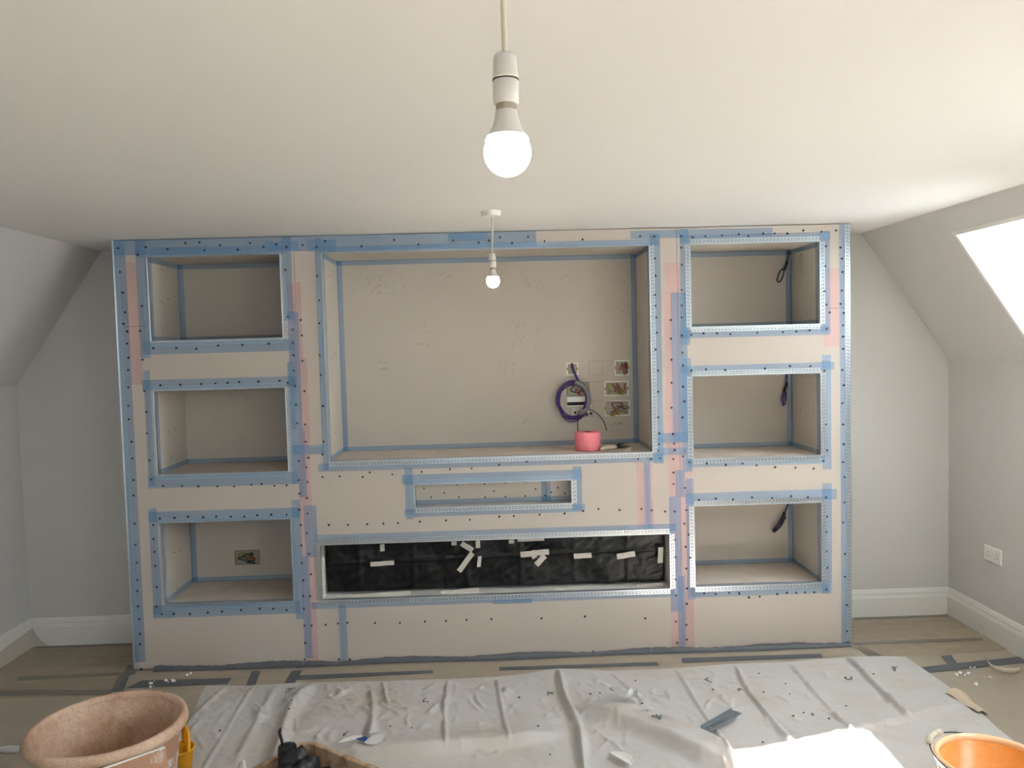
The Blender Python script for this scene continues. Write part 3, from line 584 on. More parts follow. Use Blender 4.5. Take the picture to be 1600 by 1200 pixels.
back_box(-1.561, 0.542, -1.415, 0.455, 'wire-stuffed back box in the bottom left niche', 6, [M_bcable, M_bcable, M_gcable, M_red, M_bcable, M_yel], rim=False)
o = empty('blank_plate', (0.53, DEP, 1.382), 'white blank plate with dark slot behind the cable coil', 'faceplate')
MB().box(-0.067, 0.067, -0.010, -0.001, -0.002, 0.030).build('plate', M_plast, o, bevel=0.002)
MB().box(-0.066, 0.066, -0.004, -0.001, -0.022, -0.002).build('slot', M_dark, o)
MB().box(-0.070, 0.080, -0.014, -0.001, -0.030, -0.022).build('lip', M_plast, o, bevel=0.002)
o = empty('data_outlet', (0.545, DEP, 1.317), 'grey outlet plate with black round ports under the cable coil', 'outlet')
MB().box(-0.062, 0.07, -0.012, -0.001, -0.030, 0.028).build('plate', mat('outlet_grey', srgb(190, 184, 174), 0.5), o, bevel=0.003)
for x, z in ((-0.035, 0.0), (-0.008, 0.002), (0.035, -0.014), (0.06, -0.008)):
    MB().prism([(x+0.008*math.cos(t*math.pi/5), z+0.008*math.sin(t*math.pi/5)) for t in range(10)], 'y', -0.0145, -0.010).build('port', M_screw, o)

# purple cable coil
o = empty('cable_coil', (0.498, 0.40, 1.40), 'hanging coil of purple cable tied with grey tape in the TV recess', 'cable')
rc = random.Random(11)
for s in range(8):
    rx, rz = 0.088+rc.uniform(-.010, .010), 0.100+rc.uniform(-.010, .008); ox, oz, oy = rc.uniform(-.006, .004), rc.uniform(-.006, .006), -0.004-0.005*(s % 3)
    pts = []
    for i in range(41):
        t = 2*math.pi*i/40
        wob = 1+0.03*math.sin(3*t+s)
        pts.append((ox+rx*wob*math.cos(t)-(0.010 if math.cos(t) < 0 else 0)*0.5, oy+0.004*math.sin(2*t+s), oz+rz*wob*math.sin(t)-0.004*s*(1 if math.sin(t) < -.6 else 0)))
    MB().tube(pts, 0.0042, 6, cap=False).build('cable_turn', M_purple, o, smooth=True)
pts = [(0.092*math.cos(t), -0.012, 0.102*math.sin(t)) for t in np.linspace(-0.5, 1.45, 14)]
MB().tube(pts, 0.0145, 10).build('grey_wrap', M_gcable, o, smooth=True)
MB().tube(spline([(0.0, 0.027, 0.210), (0.002, 0.0, 0.185), (0.014, -0.004, 0.15), (0.032, -0.008, 0.105)], 6), 0.0075, 8).build('cable_tail', M_purple, o, smooth=True)
MB().tube(spline([(0.03, -0.014, -0.09), (0.06, -0.02, -0.075), (0.088, -0.016, -0.05)], 5), 0.012, 8).build('cable_tie', M_gcable, o, smooth=True)
MB().tube(spline([(0.026, -0.012, -0.082), (0.023, -0.014, -0.12), (0.022, -0.014, -0.19), (0.022, -0.012, -0.235)], 6), 0.0026, 6).build('loose_end', M_bcable, o, smooth=True)
MB().tube(spline([(0.06, -0.012, -0.06), (0.10, -0.016, -0.066), (0.147, -0.02, -0.097), (0.180, -0.02, -0.144), (0.194, -0.02, -0.195)], 6), 0.0026, 6).build('loose_end', M_bcable, o, smooth=True)

# cables in the right-hand niches
def hung_cable(label, top, pts, loop, r=0.0042, m=M_dpurp, turns=1, knot=None):
    o = empty('hanging_cable', top, label, 'cable', 'cables hanging in the right-hand niches')
    T0 = Vector(top)
    MB().tube([Vector(p)-T0 for p in spline([top]+pts, 6)], r, 8).build('cable', m, o, smooth=True)
    for q in range(turns):
        lp = [Vector(p)+Vector((random.uniform(-.006, .006), -0.004*q, random.uniform(-.008, .008)))*(1 if q else 0)-T0 for p in loop]
        MB().tube(spline(lp, 6), r*(1 if q == 0 else .8), 8).build('loop', m, o, smooth=True)
    if knot:
        kp = Vector(knot)-T0
        MB().tube(spline([kp+Vector((0.008, -0.004, 0.03)), kp+Vector((0.004, -0.006, 0.012)), kp+Vector((-0.004, -0.006, -0.008)), kp+Vector((-0.012, -0.004, -0.03))], 4), [0.004]+[0.009]*11+[0.004], 8).build('tape_knot', M_bcable, o, smooth=True)
hung_cable('dark cable with an open loop hanging in the top right niche', (1.812, 0.405, 2.256), [(1.806, 0.40, 2.215), (1.791, 0.395, 2.175), (1.775, 0.395, 2.145)],
           [(1.775, 0.395, 2.148), (1.752, 0.39, 2.13), (1.734, 0.385, 2.092), (1.735, 0.385, 2.068), (1.752, 0.385, 2.072), (1.770, 0.39, 2.105), (1.777, 0.395, 2.143)], knot=(1.785, 0.392, 2.16))
hung_cable('purple cable bundled into a narrow loop in the middle right niche', (1.791, 0.405, 1.537), [(1.790, 0.40, 1.50), (1.782, 0.395, 1.455), (1.774, 0.395, 1.43)],
           [(1.774, 0.395, 1.436), (1.762, 0.39, 1.39), (1.757, 0.385, 1.345), (1.764, 0.385, 1.330), (1.774, 0.385, 1.345), (1.777, 0.39, 1.395), (1.775, 0.395, 1.434)], turns=3, m=M_purple, knot=(1.777, 0.39, 1.435))
hung_cable('tangled dark cable bundle slanting down in the bottom right niche', (1.797, 0.405, 0.817), [(1.795, 0.40, 0.735), (1.780, 0.395, 0.70), (1.765, 0.39, 0.668)],
           [(1.765, 0.39, 0.668), (1.735, 0.385, 0.625), (1.700, 0.38, 0.585), (1.688, 0.38, 0.567), (1.705, 0.38, 0.572), (1.735, 0.385, 0.605), (1.770, 0.39, 0.65)], turns=3, m=M_dpurp, knot=(1.755, 0.388, 0.652))

# pink tape roll and the filling knife on the TV recess base
o = empty('tape_roll', (0.552, 0.168, TV[1]+0.002), 'roll of bright pink joint tape standing on the TV recess ledge', 'tape roll')
MB().lathe([(0.022, 0), (0.068, 0), (0.073, 0.004), (0.0735, 0.05), (0.073, 0.100), (0.069, 0.104), (0.024, 0.104)], seg=40).build('tape', M_rollpink, o, smooth=True)
MB().lathe([(0.0245, 0.0), (0.0245, 0.1045), (0.0215, 0.1045), (0.0215, 0.0)], seg=28, close=True).build('core', M_card, o)
MB().lathe([(0.0215, 0.09), (0.0005, 0.09)], seg=28).build('core_plug', M_card, o)
o = empty('hand_tool', (0.622, 0.100, TV[1]+0.002), 'small tool with pale splashed handle and dark pointed blades beside the pink roll', 'hand tool')
o.rotation_euler = (0, 0, math.radians(38))
MB().tube([(-0.01, 0, 0.012), (0.01, 0, 0.014), (0.05, 0, 0.016), (0.09, 0, 0.014), (0.118, 0, 0.012)], [0.006, 0.012, 0.0135, 0.013, 0.009], 10).build('handle', M_handle, o, smooth=True)
MB().tube([(0.108, 0, 0.014), (0.14, 0.004, 0.021), (0.20, 0.004, 0.024)], [0.007, 0.006, 0.0015], 8).build('blade', M_blade, o, smooth=True)
MB().tube([(0.108, 0, 0.010), (0.15, -0.004, 0.009), (0.225, -0.008, 0.005)], [0.007, 0.008, 0.0015], 8).build('blade', M_blade, o, smooth=True)

# ------------------------------------------------------------------ twin socket on the right wall
o = empty('wall_socket', (XR, -0.003, 0.487), 'white double wall socket above the right-hand skirting', 'socket')
MB().box(-0.009, 0, -0.0735, 0.0735, -0.043, 0.043).build('faceplate', M_plast, o, bevel=0.003)
for y in (0.038, -0.038):
    for dy, dz, w, h in ((0, 0.008, .004, .008), (0.011, -0.012, .007, .0035), (-0.011, -0.012, .007, .0035)):
        MB().box(-0.0096, -0.0085, y+dy-w/2, y+dy+w/2, dz-h/2, dz+h/2).build('pin_hole', M_screw, o)
for y in (0.012, -0.012): MB().box(-0.0125, -0.0085, y-0.006, y+0.006, 0.010, 0.028).build('rocker_switch', M_plast, o, bevel=0.001)
for y in (0.060, -0.060): MB().lathe([(0.0, -0.0), (0.003, 0.0)], seg=8).build('screw', M_zinc, o).location = (-0.0095, y, 0)

# ------------------------------------------------------------------ pendant lamps
def pendant(x, y, zb, label, lean=0.0):
    o = empty('pendant_lamp', (x, y, zb), label, 'pendant lamp', 'pendant lamps')
    zc = H-zb
    MB().lathe([(0.0, zc-0.027), (0.034, zc-0.027), (0.043, zc-0.023), (0.045, zc-0.004), (0.047, zc-0.0035), (0.047, zc), (0.0, zc)], seg=36).build('ceiling_rose', M_plast, o, smooth=False)
    MB().tube(spline([(0.003, 0, zc-0.025), (0.004, 0, zc-0.08), (0.0, 0, zc-0.14), (0.0, 0, 0.118)], 6), 0.0036, 8).build('cord', mat('cord_white', srgb(206, 196, 176), 0.5), o, smooth=True)
    h = MB().lathe([(0.004, 0.125), (0.0135, 0.125), (0.0150, 0.122), (0.0168, 0.096), (0.0168, 0.0945)], seg=28).build('lampholder_cap', M_holder, o, smooth=True)
    MB().lathe([(0.0155, 0.0945), (0.0172, 0.0940), (0.0172, 0.0925), (0.0155, 0.092)], seg=28).build('lampholder_ring', M_screw, o)
    MB().lathe([(0.0160, 0.092), (0.0168, 0.091), (0.0168, 0.064), (0.0150, 0.062), (0.011, 0.062)], seg=28).build('lampholder_skirt', M_holder, o, smooth=True)
    MB().lathe([(0.0130, 0.0625), (0.0135, 0.061), (0.0135, 0.054), (0.0130, 0.053)], seg=28).build('bulb_cap', mat('bulb_metal', srgb(170, 160, 146), 0.35, 0.8), o)
    MB().lathe([(0.0120, 0.055), (0.0145, 0.053), (0.0155, 0.045), (0.0190, 0.033), (0.0255, 0.0215), (0.0262, 0.0205)], seg=32).build('bulb_base', M_holder, o, smooth=True)
    pr_ = [(0.0262, 0.0205), (0.0285, 0.0165)]+[(0.031*math.cos(t), 0.031*math.sin(t)) for t in np.linspace(0.45, -math.pi/2+0.001, 14)]
    MB().lathe(pr_, seg=36).build('bulb_globe', M_bulb, o, smooth=True)
    return o
pendant(0.0455, -3.255, 1.986, 'lit bare bulb on white pendant close to the camera, cord running out of frame')
pendant(0.033, -0.640, 2.030, 'small lit bare bulb on pendant with round ceiling rose in front of the TV recess')

# ------------------------------------------------------------------ floor covering, duct tape
rd = random.Random(21)
DUCT_LABELS = {'skirt_left': 'grey tape along the foot of the back-left skirting', 'film_left': 'grey tape strip under clear polythene left of the media wall',
 'corner_left': 'short grey tape tab at the left front corner of the media wall', 'diag_left': 'slanting grey tape piece just behind the plaster tub',
 'long_left': 'long grey tape strip on the floor reaching the left edge of the picture', 'step_left': 'wide grey tape strip on the floor behind the tub rim',
 'patch_a': 'crinkled short grey tape piece left of the dust sheet back edge', 'patch_b': 'dark short slanting grey tape piece at the end of the long strip',
 'long_mid': 'long grey tape strip left of centre between wall and dust sheet', 'long_mid2': 'long grey tape strip in the centre behind the dust sheet',
 'long_right': 'long shiny grey tape strip right of centre behind the dust sheet', 'diag_right': 'slanting grey tape at the right front corner of the media wall',
 'far_right': 'long grey tape strip on the floor right of the dust sheet', 'cross_right': 'short grey tape piece crossing the strip right of the dust sheet',
 'skirt_right': 'grey tape along the foot of the back-right skirting', 'film_right': 'grey tape line under polythene right of the media wall'}
for i, (kk, q) in enumerate(DUCT.items()):
    # subdivided, slightly ragged strip
    (ax, ay), (bx, by), (cx_, cy_), (dx, dy) = q
    n = 14; mb = MB(); vs = []
    for z in (0.0, 0.0012):
        for s in range(n+1):
            t = s/n; e = rd.uniform(-.002, .002)
            vs.append((ax+(bx-ax)*t, ay+(by-ay)*t+e, 0.0012+z+0.00008*i)); vs.append((dx+(cx_-dx)*t, dy+(cy_-dy)*t-e, 0.0012+z+0.00008*i))
    m2 = 2*(n+1); fs = []
    for s in range(n):
        a = 2*s; fs.append((m2+a+1, m2+a+3, m2+a+2, m2+a)); fs.append((a, a+2, a+3, a+1))
        fs.append((a, m2+a, m2+a+2, a+2)); fs.append((a+1, a+3, m2+a+3, m2+a+1))
    fs.append((0, 1, m2+1, m2)); fs.append((m2-2, 2*m2-2, 2*m2-1, m2-1))
    tag(mb.add(vs, fs).build('duct_tape', M_duct), DUCT_LABELS[kk], 'tape', 'grey tape strips on the floor')
# tape sealing the foot of the media wall: up the board and onto the floor
for (x0, x1, lab) in ((-1.88, -1.07, 'crinkled grey tape sealing the foot of the media wall under the left niches'),
                      (-1.068, 0.86, 'grey tape sealing the foot of the media wall below the fireplace'),
                      (0.862, 1.985, 'grey tape sealing the foot of the media wall under the right niches')):
    mb = MB(); n = 60; vs = []
    for s in range(n+1):
        x = x0+(x1-x0)*s/n
        a = 0.024+0.006*math.sin(x*9)+rd.uniform(-.003, .003); b = 0.016+0.008*math.sin(x*5+1)+rd.uniform(-.003, .003)
        vs += [(x, -0.0065, a), (x, -0.0075-rd.uniform(0, .002), 0.008), (x, -0.014-rd.uniform(0, .004), 0.004), (x, -0.022-b, 0.0025)]
    fs = [(4*s+r, 4*s+r+1, 4*s+r+5, 4*s+r+4) for s in range(n) for r in range(3)]
    tag(mb.add(vs, fs).build('duct_tape', M_duct, smooth=True), lab, 'tape', 'grey tape strips on the floor')

def film(name, x0, x1, y0, y1, label, curl, seed, nx=70, ny=60):
    vs = []; fs = []
    for j in range(ny+1):
        for i in range(nx+1):
            u, v = i/nx, j/ny; x = x0+(x1-x0)*u; y = y0+(y1-y0)*v
            z = 0.006+abs(mnoise.noise(Vector((x*6+y*5, y*7-x*3, seed))))*0.016+abs(mnoise.noise(Vector((x*16-y*9, y*14, seed+3))))*0.007
            ed = min(u, v, 1-u, 1-v); z = 0.0035+(z-0.0035)*min(1, ed*8)
            dw = (x-x0) if curl < 0 else (x1-x)
            if dw < 0.12:
                k = 1-dw/0.12; z += 0.115*k*k*(0.55+0.45*v if curl < 0 else 0.08)
            vs.append((x, y, z))
    for j in range(ny):
        for i in range(nx):
            a = j*(nx+1)+i; fs.append((a, a+1, a+nx+2, a+nx+1))
    return tag(MB().add(vs, fs).build(name, M_film, smooth=True), label, 'plastic sheet', 'polythene sheets beside the media wall')
film('polythene_sheet', -2.775, -1.995, -0.30, 0.41, 'crinkled clear polythene over the floor left of the media wall', -1, 2.0)
film('polythene_sheet', 1.995, 2.775, -0.17, 0.41, 'crinkled clear polythene over the floor right of the media wall', 1, 9.0)

# ------------------------------------------------------------------ dust sheet
def dist_poly(P, poly):
    best = np.full(P.shape[0], 1e9); sgn = np.zeros(P.shape[0]); tt = np.zeros(P.shape[0]); acc = 0
    tot = sum(math.dist(poly[i], poly[i+1]) for i in range(len(poly)-1))
    for i in range(len(poly)-1):
        a = np.array(poly[i]); b = np.array(poly[i+1]); d = b-a; L = np.linalg.norm(d)
        t = np.clip(((P-a)@d)/L**2, 0, 1); q = a+t[:, None]*d; r = P-q; ds = np.linalg.norm(r, axis=1)
        cr = d[0]*r[:, 1]-d[1]*r[:, 0]; m = ds < best
        best[m] = ds[m]; sgn[m] = np.sign(cr[m]); tt[m] = ((acc+t*L)/tot)[m]; acc += L
    return best, sgn, tt
def dense(poly): return [tuple(p)[:2] for p in spline([(a, b, 0) for a, b in poly], 6)]
def dust_sheet():
    nx, ny = 470, 230; Y1 = -2.35
    bx = [p[0] for p in CLOTH_BACK]; by = [p[1] for p in CLOTH_BACK]
    ry = [p[1] for p in CLOTH_RIGHT][::-1]; rx = [p[0] for p in CLOTH_RIGHT][::-1]
    u = np.linspace(0, 1, nx+1); v = np.linspace(0, 1, ny+1)**1.15
    U, V = np.meshgrid(u, v)
    xg = -1.485+(2.205+1.485)*U; yb = np.interp(xg, bx, by)
    yg = yb+(Y1-yb)*V
    xr = np.interp(yg, ry, rx); xl = -1.485+0.03*np.sin(yg*7)
    xg = xl+(xr-xl)*U
    P = np.stack([xg.ravel(), yg.ravel()], 1)
    h = np.full(P.shape[0], 0.006)
    spec = {'r1': (.009, .007), 'r2': (.030, .028), 'r3a': (.018, .009), 'r3b': (.020, .013), 'r4': (.014, .007), 'r5': (.013, .007), 'r6': (.034, .014),
            'r7': (.015, .008), 'r8': (.020, .010), 'r9': (.018, .008), 'r10': (.030, .012), 'r14': (.016, .022), 'r15': (.012, .014), 'r16': (.011, .020), 'r17': (.012, .010)}
    for kk, (hh, w) in spec.items():
        poly = dense(RIDGES[kk]); poly = poly+[(poly[-1][0]+(poly[-1][0]-poly[-2][0])*14, poly[-1][1]+(poly[-1][1]-poly[-2][1])*14)] if kk in ('r6', 'r7', 'r8', 'r1', 'r2') else poly
        d, s, t = dist_poly(P, poly)
        ww = w*(1+0.35*np.sin(t*23+hash(kk) % 7)*0 + 0.3*np.sin(t*19))
        taper = np.clip(np.minimum(t, 1-t)*9+0.55, 0, 1)
        h += hh*taper*np.exp(-(d/ww)**2)
        h -= hh*0.12*np.exp(-((d-2.2*ww)/(1.1*ww))**2)
    # broad soft folds: gentle rise on the far side, short fall towards the room
    for kk, hh, wf, wn in (('r11', .060, .13, .034), ('r12', .040, .13, .030), ('r13', .018, .09, .008)):
        d, s, t = dist_poly(P, dense(RIDGES[kk])); near = s < 0
        ww = np.where(near, wn, wf); taper = np.clip(np.minimum(t, 1-t)*5, 0, 1) if kk != 'r12' else np.clip((1-t)*5, 0, 1)
        h += hh*taper*np.exp(-(d/ww)**2)
    nz = np.array([mnoise.noise(Vector((p[0]*3.2+p[1], p[1]*4.1, 0.3)))*0.007+mnoise.noise(Vector((p[0]*9-p[1]*6, p[1]*10, 5.3)))*0.0035+abs(mnoise.noise(Vector((p[0]*17+p[1]*8, p[1]*15-p[0]*4, 8.1))))*0.004 for p in P])
    h += nz
    # small crinkles: short random creases, denser round the bunched places
    rk = random.Random(5)
    for _ in range(340):
        if rk.random() < .55:
            kx, ky = rk.choice([(-.62, -.35), (-.60, -.55), (.36, -.40), (.42, -.65), (-.98, -.5), (-.2, -.5), (.45, -.9), (1.2, -.5)])
            kx += rk.gauss(0, .14); ky += rk.gauss(0, .13)
        else: kx, ky = rk.uniform(-1.4, 2.1), rk.uniform(-1.6, -.25)
        an = rk.choice([1.3, 1.6, 2.0, 2.3, -.25, .5])+rk.gauss(0, .25); le = rk.uniform(.04, .20)
        pa = [(kx-math.cos(an)*le/2, ky-math.sin(an)*le/2), (kx+rk.uniform(-.015, .015), ky+rk.uniform(-.015, .015)), (kx+math.cos(an)*le/2, ky+math.sin(an)*le/2)]
        box = (np.abs(P[:, 0]-kx) < le) & (np.abs(P[:, 1]-ky) < le)
        if not box.any(): continue
        d, sg, t = dist_poly(P[box], pa); ww = rk.uniform(.006, .016); hh = rk.uniform(.003, .010)
        h[box] += hh*np.clip(np.minimum(t, 1-t)*4, 0, 1)*np.exp(-(d/ww)**2)
    h = np.maximum(h, 0.0055)
    # pressed flat under what stands on it
    flat = (np.hypot(P[:, 0]+1.44, P[:, 1]+1.405) < .23) | (np.hypot(P[:, 0]-1.672, P[:, 1]+1.752) < .15) | (np.hypot(P[:, 0]+1.318, P[:, 1]+1.088) < .06) | (np.hypot(P[:, 0]+1.035, P[:, 1]+1.25) < .05)
    e1, e2 = np.array([-.602, -.798]), np.array([.80, -.60]); rel = P-np.array([-.755, -1.235]); c1, c2 = rel@e1, rel@e2
    flat |= (c1 > -.02) & (c1 < .46) & (c2 > -.02) & (c2 < .56)
    h[flat] = np.minimum(h[flat], 0.010)
    eb = np.minimum(np.minimum(V.ravel()*14, (1-U.ravel())*40), U.ravel()*60)
    h = 0.003+(h-0.003)*np.clip(0.25+eb, 0, 1)
    vs = np.stack([P[:, 0], P[:, 1], h], 1)
    global CLOTH
    CLOTH = vs
    bmv = [tuple(p) for p in vs]; fs = []
    for j in range(ny):
        for i in range(nx):
            a = j*(nx+1)+i; fs.append((a, a+nx+1, a+nx+2, a+1))
    o = empty('dust_sheet', (0.35, -1.2, 0), 'cream cotton dust sheet with folds spread over the floor before the media wall', 'dust sheet')
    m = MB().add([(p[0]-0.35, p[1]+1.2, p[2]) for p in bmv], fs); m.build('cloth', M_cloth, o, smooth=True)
    # turned-over corner at the right edge
    fl = MB(); nn = 10; vs = []
    a0, a1, b0, b1 = Vector((2.15, -0.65, 0.012)), Vector((2.245, -0.62, 0.005)), Vector((2.175, -0.86, 0.014)), Vector((2.225, -0.86, 0.005))
    for j in range(nn+1):
        for i in range(nn+1):
            s, t = i/nn, j/nn; p = (a0*(1-s)+a1*s)*(1-t)+(b0*(1-s)+b1*s)*t
            p.z += 0.020*math.sin(math.pi*s)*(1-0.5*t)+0.006*math.sin(t*9)
            vs.append((p.x-0.35, p.y+1.2, p.z))
    fs = [(j*(nn+1)+i, (j+1)*(nn+1)+i, (j+1)*(nn+1)+i+1, j*(nn+1)+i+1) for j in range(nn) for i in range(nn)]
    fl.add(vs, fs).build('turned_corner', mat('cloth_underside', srgb(206, 188, 164), 0.95), o, smooth=True)
dust_sheet()

def cloth_z(x, y, r=0.02):
    d = np.hypot(CLOTH[:, 0]-x, CLOTH[:, 1]-y); m = d < r
    return float(CLOTH[m, 2].max()) if m.any() else 0.0
# ------------------------------------------------------------------ scraps on the sheet and floor
def scrap(x, y, label, seed, size=0.05, z=0.016, m=M_scrap, name='tape_scrap'):
    r = random.Random(seed); mb = MB()
    for q in range(3):
        a = r.uniform(0, 3.1); l = size*r.uniform(.45, .9); w = size*r.uniform(.12, .25); ox, oy = r.uniform(-.3, .3)*size, r.uniform(-.3, .3)*size
        ca, sa = math.cos(a), math.sin(a); n = 5
        vs = []
        for s in range(n+1):
            t = s/n-.5; zz = 0.003*q+0.006*abs(math.sin(s*1.7+q))
            for e in (-.5, .5):
                for dz in (0, .0012): vs.append((ox+ca*t*l-sa*e*w, oy+sa*t*l+ca*e*w, zz+dz))
        fs = []
        for s in range(n):
            b = 4*s; fs += [(b, b+2, b+6, b+4), (b+1, b+5, b+7, b+3), (b, b+4, b+5, b+1), (b+2, b+3, b+7, b+6)]
        fs += [(0, 1, 3, 2), (4*n, 4*n+2, 4*n+3, 4*n+1)]
        mb.add(vs, fs)
    o = tag(mb.build(name, m), label, 'scrap', 'scraps on the dust sheet'); o.location = (x, y, cloth_z(x, y, size*.4)+0.001); return o
SB_ = BITS['scrap']
SL_ = ['crumpled green-grey tape scrap left of the rope-like centre fold', 'flat grey mesh scrap left of the perforated metal strip', 'small dark scrap with a white speck near the back right of the sheet',
       'dark double scrap in the middle of the right half of the sheet', 'dark scrap nearest the right back corner of the sheet', 'pale curled scrap near the left back edge of the sheet',
       'small round grey scrap between two creases left of centre', 'tiny dark scrap right of the timber tray', 'small grey scrap above the metal strip', 'tiny dark scrap right of the metal strip']
SS_ = [.045, .065, .05, .045, .04, .05, .03, .025, .025, .02]
for i, ((x, y), l, s) in enumerate(zip(SB_, SL_, SS_)): scrap(x, y, l, 40+i, s)
sp = MB()
for (x, y) in BITS['specks']:
    r = rd.uniform(.003, .0055); a = rd.uniform(0, 3)
    sp.prism([(x+r*math.cos(a+t*1.257)*(1.5 if t % 2 else .6), y+r*math.sin(a+t*1.257)) for t in range(5)], 'z', cloth_z(x, y), cloth_z(x, y)+0.004)
tag(sp.build('debris_specks', M_speck), 'tiny dark specks of debris scattered over the dust sheet', 'debris', kind='stuff')
cr = MB()
for (x, y) in BITS['crumbs']:
    for q in range(3):
        r = rd.uniform(.004, .010); cx_, cy_ = x+rd.uniform(-.02, .02), y+rd.uniform(-.015, .015)
        cr.lathe([(0.0005, 0.0025), (r, 0.004), (r*.7, 0.004+r*.6), (0.0005, 0.004+r)], c=(cx_, cy_, 0), seg=6)
tag(cr.build('plaster_crumbs', M_rim), 'white plaster crumbs on the floor at both ends of the media wall', 'debris', kind='stuff')
# perforated metal offcut
(ax, ay), (bx_, by_) = BITS['offcut']; L_OFF = math.dist(BITS['offcut'][0], BITS['offcut'][1])
o = empty('bead_offcut', ((ax+bx_)/2, (ay+by_)/2, cloth_z((ax+bx_)/2, (ay+by_)/2, L_OFF/2)+0.004), 'short perforated grey metal strip lying on the dust sheet', 'metal strip')
o.rotation_euler = (math.radians(-3), 0, math.atan2(by_-ay, bx_-ax)); L = math.dist((ax, ay), (bx_, by_))
M_off = mat('dull_zinc', srgb(128, 138, 144), 0.5, 0.3)
mb = MB(); nn = 12
mb.box(-L/2, L/2, -0.026, -0.012, 0, 0.0015); mb.box(-L/2, L/2, 0.012, 0.026, 0, 0.0015)
for i in range(nn+1):
    x = -L/2+L*i/nn*0.97+L*0.005; mb.box(x, x+L/nn*0.5 if i < nn else L/2, -0.012, 0.012, 0, 0.0015)
mb.build('strip', M_off, o)
MB().box(-L/2, L/2, 0.0255, 0.0275, 0, 0.012).build('edge_flange', M_off, o)
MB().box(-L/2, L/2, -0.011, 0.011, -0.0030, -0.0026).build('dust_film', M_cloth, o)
# clear plastic wrapper, white scrap, cup piece, paper piece, curled strip
def sheetlet(name, m, pts, z, label, cat, bend=0.02, th=0.0015, n=8):
    """leaf-shaped thin piece: pts = centre line [(x,y,halfwidth,zlift)]"""
    vs = []
    P = [Vector((p[0], p[1], 0)) for p in pts]
    for i, p in enumerate(pts):
        d = (P[min(i+1, len(P)-1)]-P[max(i-1, 0)]).normalized(); nrm = Vector((-d.y, d.x, 0))
        for e in np.linspace(-1, 1, n+1):
            q = P[i]+nrm*e*p[2]; vs.append((q.x, q.y, z+p[3]+bend*e*e))
    c = len(pts)*(n+1)
    vs2 = vs+[(a, b, k_+th) for a, b, k_ in vs]; fs = []
    for i in range(len(pts)-1):
        for j in range(n):
            a = i*(n+1)+j; fs.append((a, a+n+1, a+n+2, a+1)); fs.append((c+a, c+a+1, c+a+n+2, c+a+n+1))
        a = i*(n+1); fs.append((a, c+a, c+a+n+1, a+n+1)); a += n; fs.append((a, a+n+1, c+a+n+1, c+a))
    ox, oy = pts[0][0], pts[0][1]
    mb = MB().add([(a-ox, b-oy, q) for a, b, q in vs2], fs); ob = tag(mb.build(name, m, smooth=True), label, cat); ob.location = (ox, oy, 0); return ob
(x, y), = BITS['plastic']; zc_ = cloth_z(x, y, .06)
w_ = sheetlet('plastic_wrapper', M_clear, [(x-.055, y+.075, .004, .004), (x-.035, y+.05, .02, .008), (x-.01, y+.0, .024, .004), (x+.02, y-.02, .03, .004), (x+.045, y+.005, .026, .010), (x+.055, y+.03, .012, .014)], zc_, 'curled clear plastic wrapper on the dust sheet right of the rope-like fold', 'wrapper', .018)
(x, y), = BITS['white']
sheetlet('white_scrap', M_plast, [(x-.035, y+.03, .003, .004), (x-.02, y+.02, .014, .006), (x+.005, y, .026, .008), (x+.025, y-.025, .024, .006), (x+.04, y-.06, .012, .004)], .022, 'white leaf-shaped plastic scrap at the bottom edge right of the rope-like fold', 'scrap', .008)
(x, y), = BITS['cup']
cu = empty('torn_lid', (x, y, cloth_z(x, y, .05)+0.004), 'torn clear round lid with a blue edge near the timber tray', 'lid')
vs = [(0, 0, 0.012)]+[(0.05*math.cos(t), 0.05*math.sin(t), 0.004*math.sin(2*t)) for t in np.linspace(-2.2, 2.2, 20)]
MB().add(vs+[(a, b, c_+.0015) for a, b, c_ in vs], [(0, i, i+1) for i in range(1, 20)]+[(21, 21+i+1, 21+i) for i in range(1, 20)]+[(i, 21+i, 22+i, i+1) for i in range(1, 20)]).build('clear_disc', M_clear, cu)
MB().prism([(-0.068, -0.004), (-0.03, 0.016), (-0.02, 0.0), (0.0, -0.03), (-0.03, -0.03)], 'z', 0.002, 0.005).build('blue_edge', M_bluep, cu)
(x, y), = BITS['paper']
sheetlet('paper_scrap', M_plast, [(x-.045, y-.02, .003, .0), (x-.02, y-.006, .016, .003), (x+.02, y+.012, .018, .004), (x+.05, y+.03, .006, .0)], .020, 'folded white paper scrap right of the timber tray', 'scrap', .006)
sheetlet('film_scrap', M_clear, [(BITS['leftscrap'][0][0]-.06, BITS['leftscrap'][0][1], .01, .002), (BITS['leftscrap'][0][0]-.02, BITS['leftscrap'][0][1]+.005, .03, .003), (BITS['leftscrap'][0][0]+.03, BITS['leftscrap'][0][1]-.01, .03, .003), (BITS['leftscrap'][0][0]+.06, BITS['leftscrap'][0][1]-.03, .008, .002)], .001, 'bluish plastic scrap on the floor left of the plaster tub', 'scrap', .003)
cp = [Vector((p[0], p[1], 0.012+0.02*math.sin(i*0.7))) for i, p in enumerate(BITS['curl'])]
mb = MB(); cs = spline(cp, 6); vs = []
for i, p in enumerate(cs):
    t = i/(len(cs)-1); w = 0.006+0.010*math.sin(math.pi*min(1, t*1.1)); vs += [(p.x-cs[0].x, p.y-cs[0].y, max(.004, p.z-w*.5)), (p.x-cs[0].x, p.y-cs[0].y+0.004, p.z+w)]
    vs += [(p.x-cs[0].x, p.y-cs[0].y+0.0015, max(.004, p.z-w*.5)), (p.x-cs[0].x, p.y-cs[0].y+0.0055, p.z+w)]
fs = []
for i in range(len(cs)-1):
    a = 4*i; fs += [(a, a+4, a+5, a+1), (a+2, a+3, a+7, a+6), (a+1, a+5, a+7, a+3), (a, a+2, a+6, a+4)]
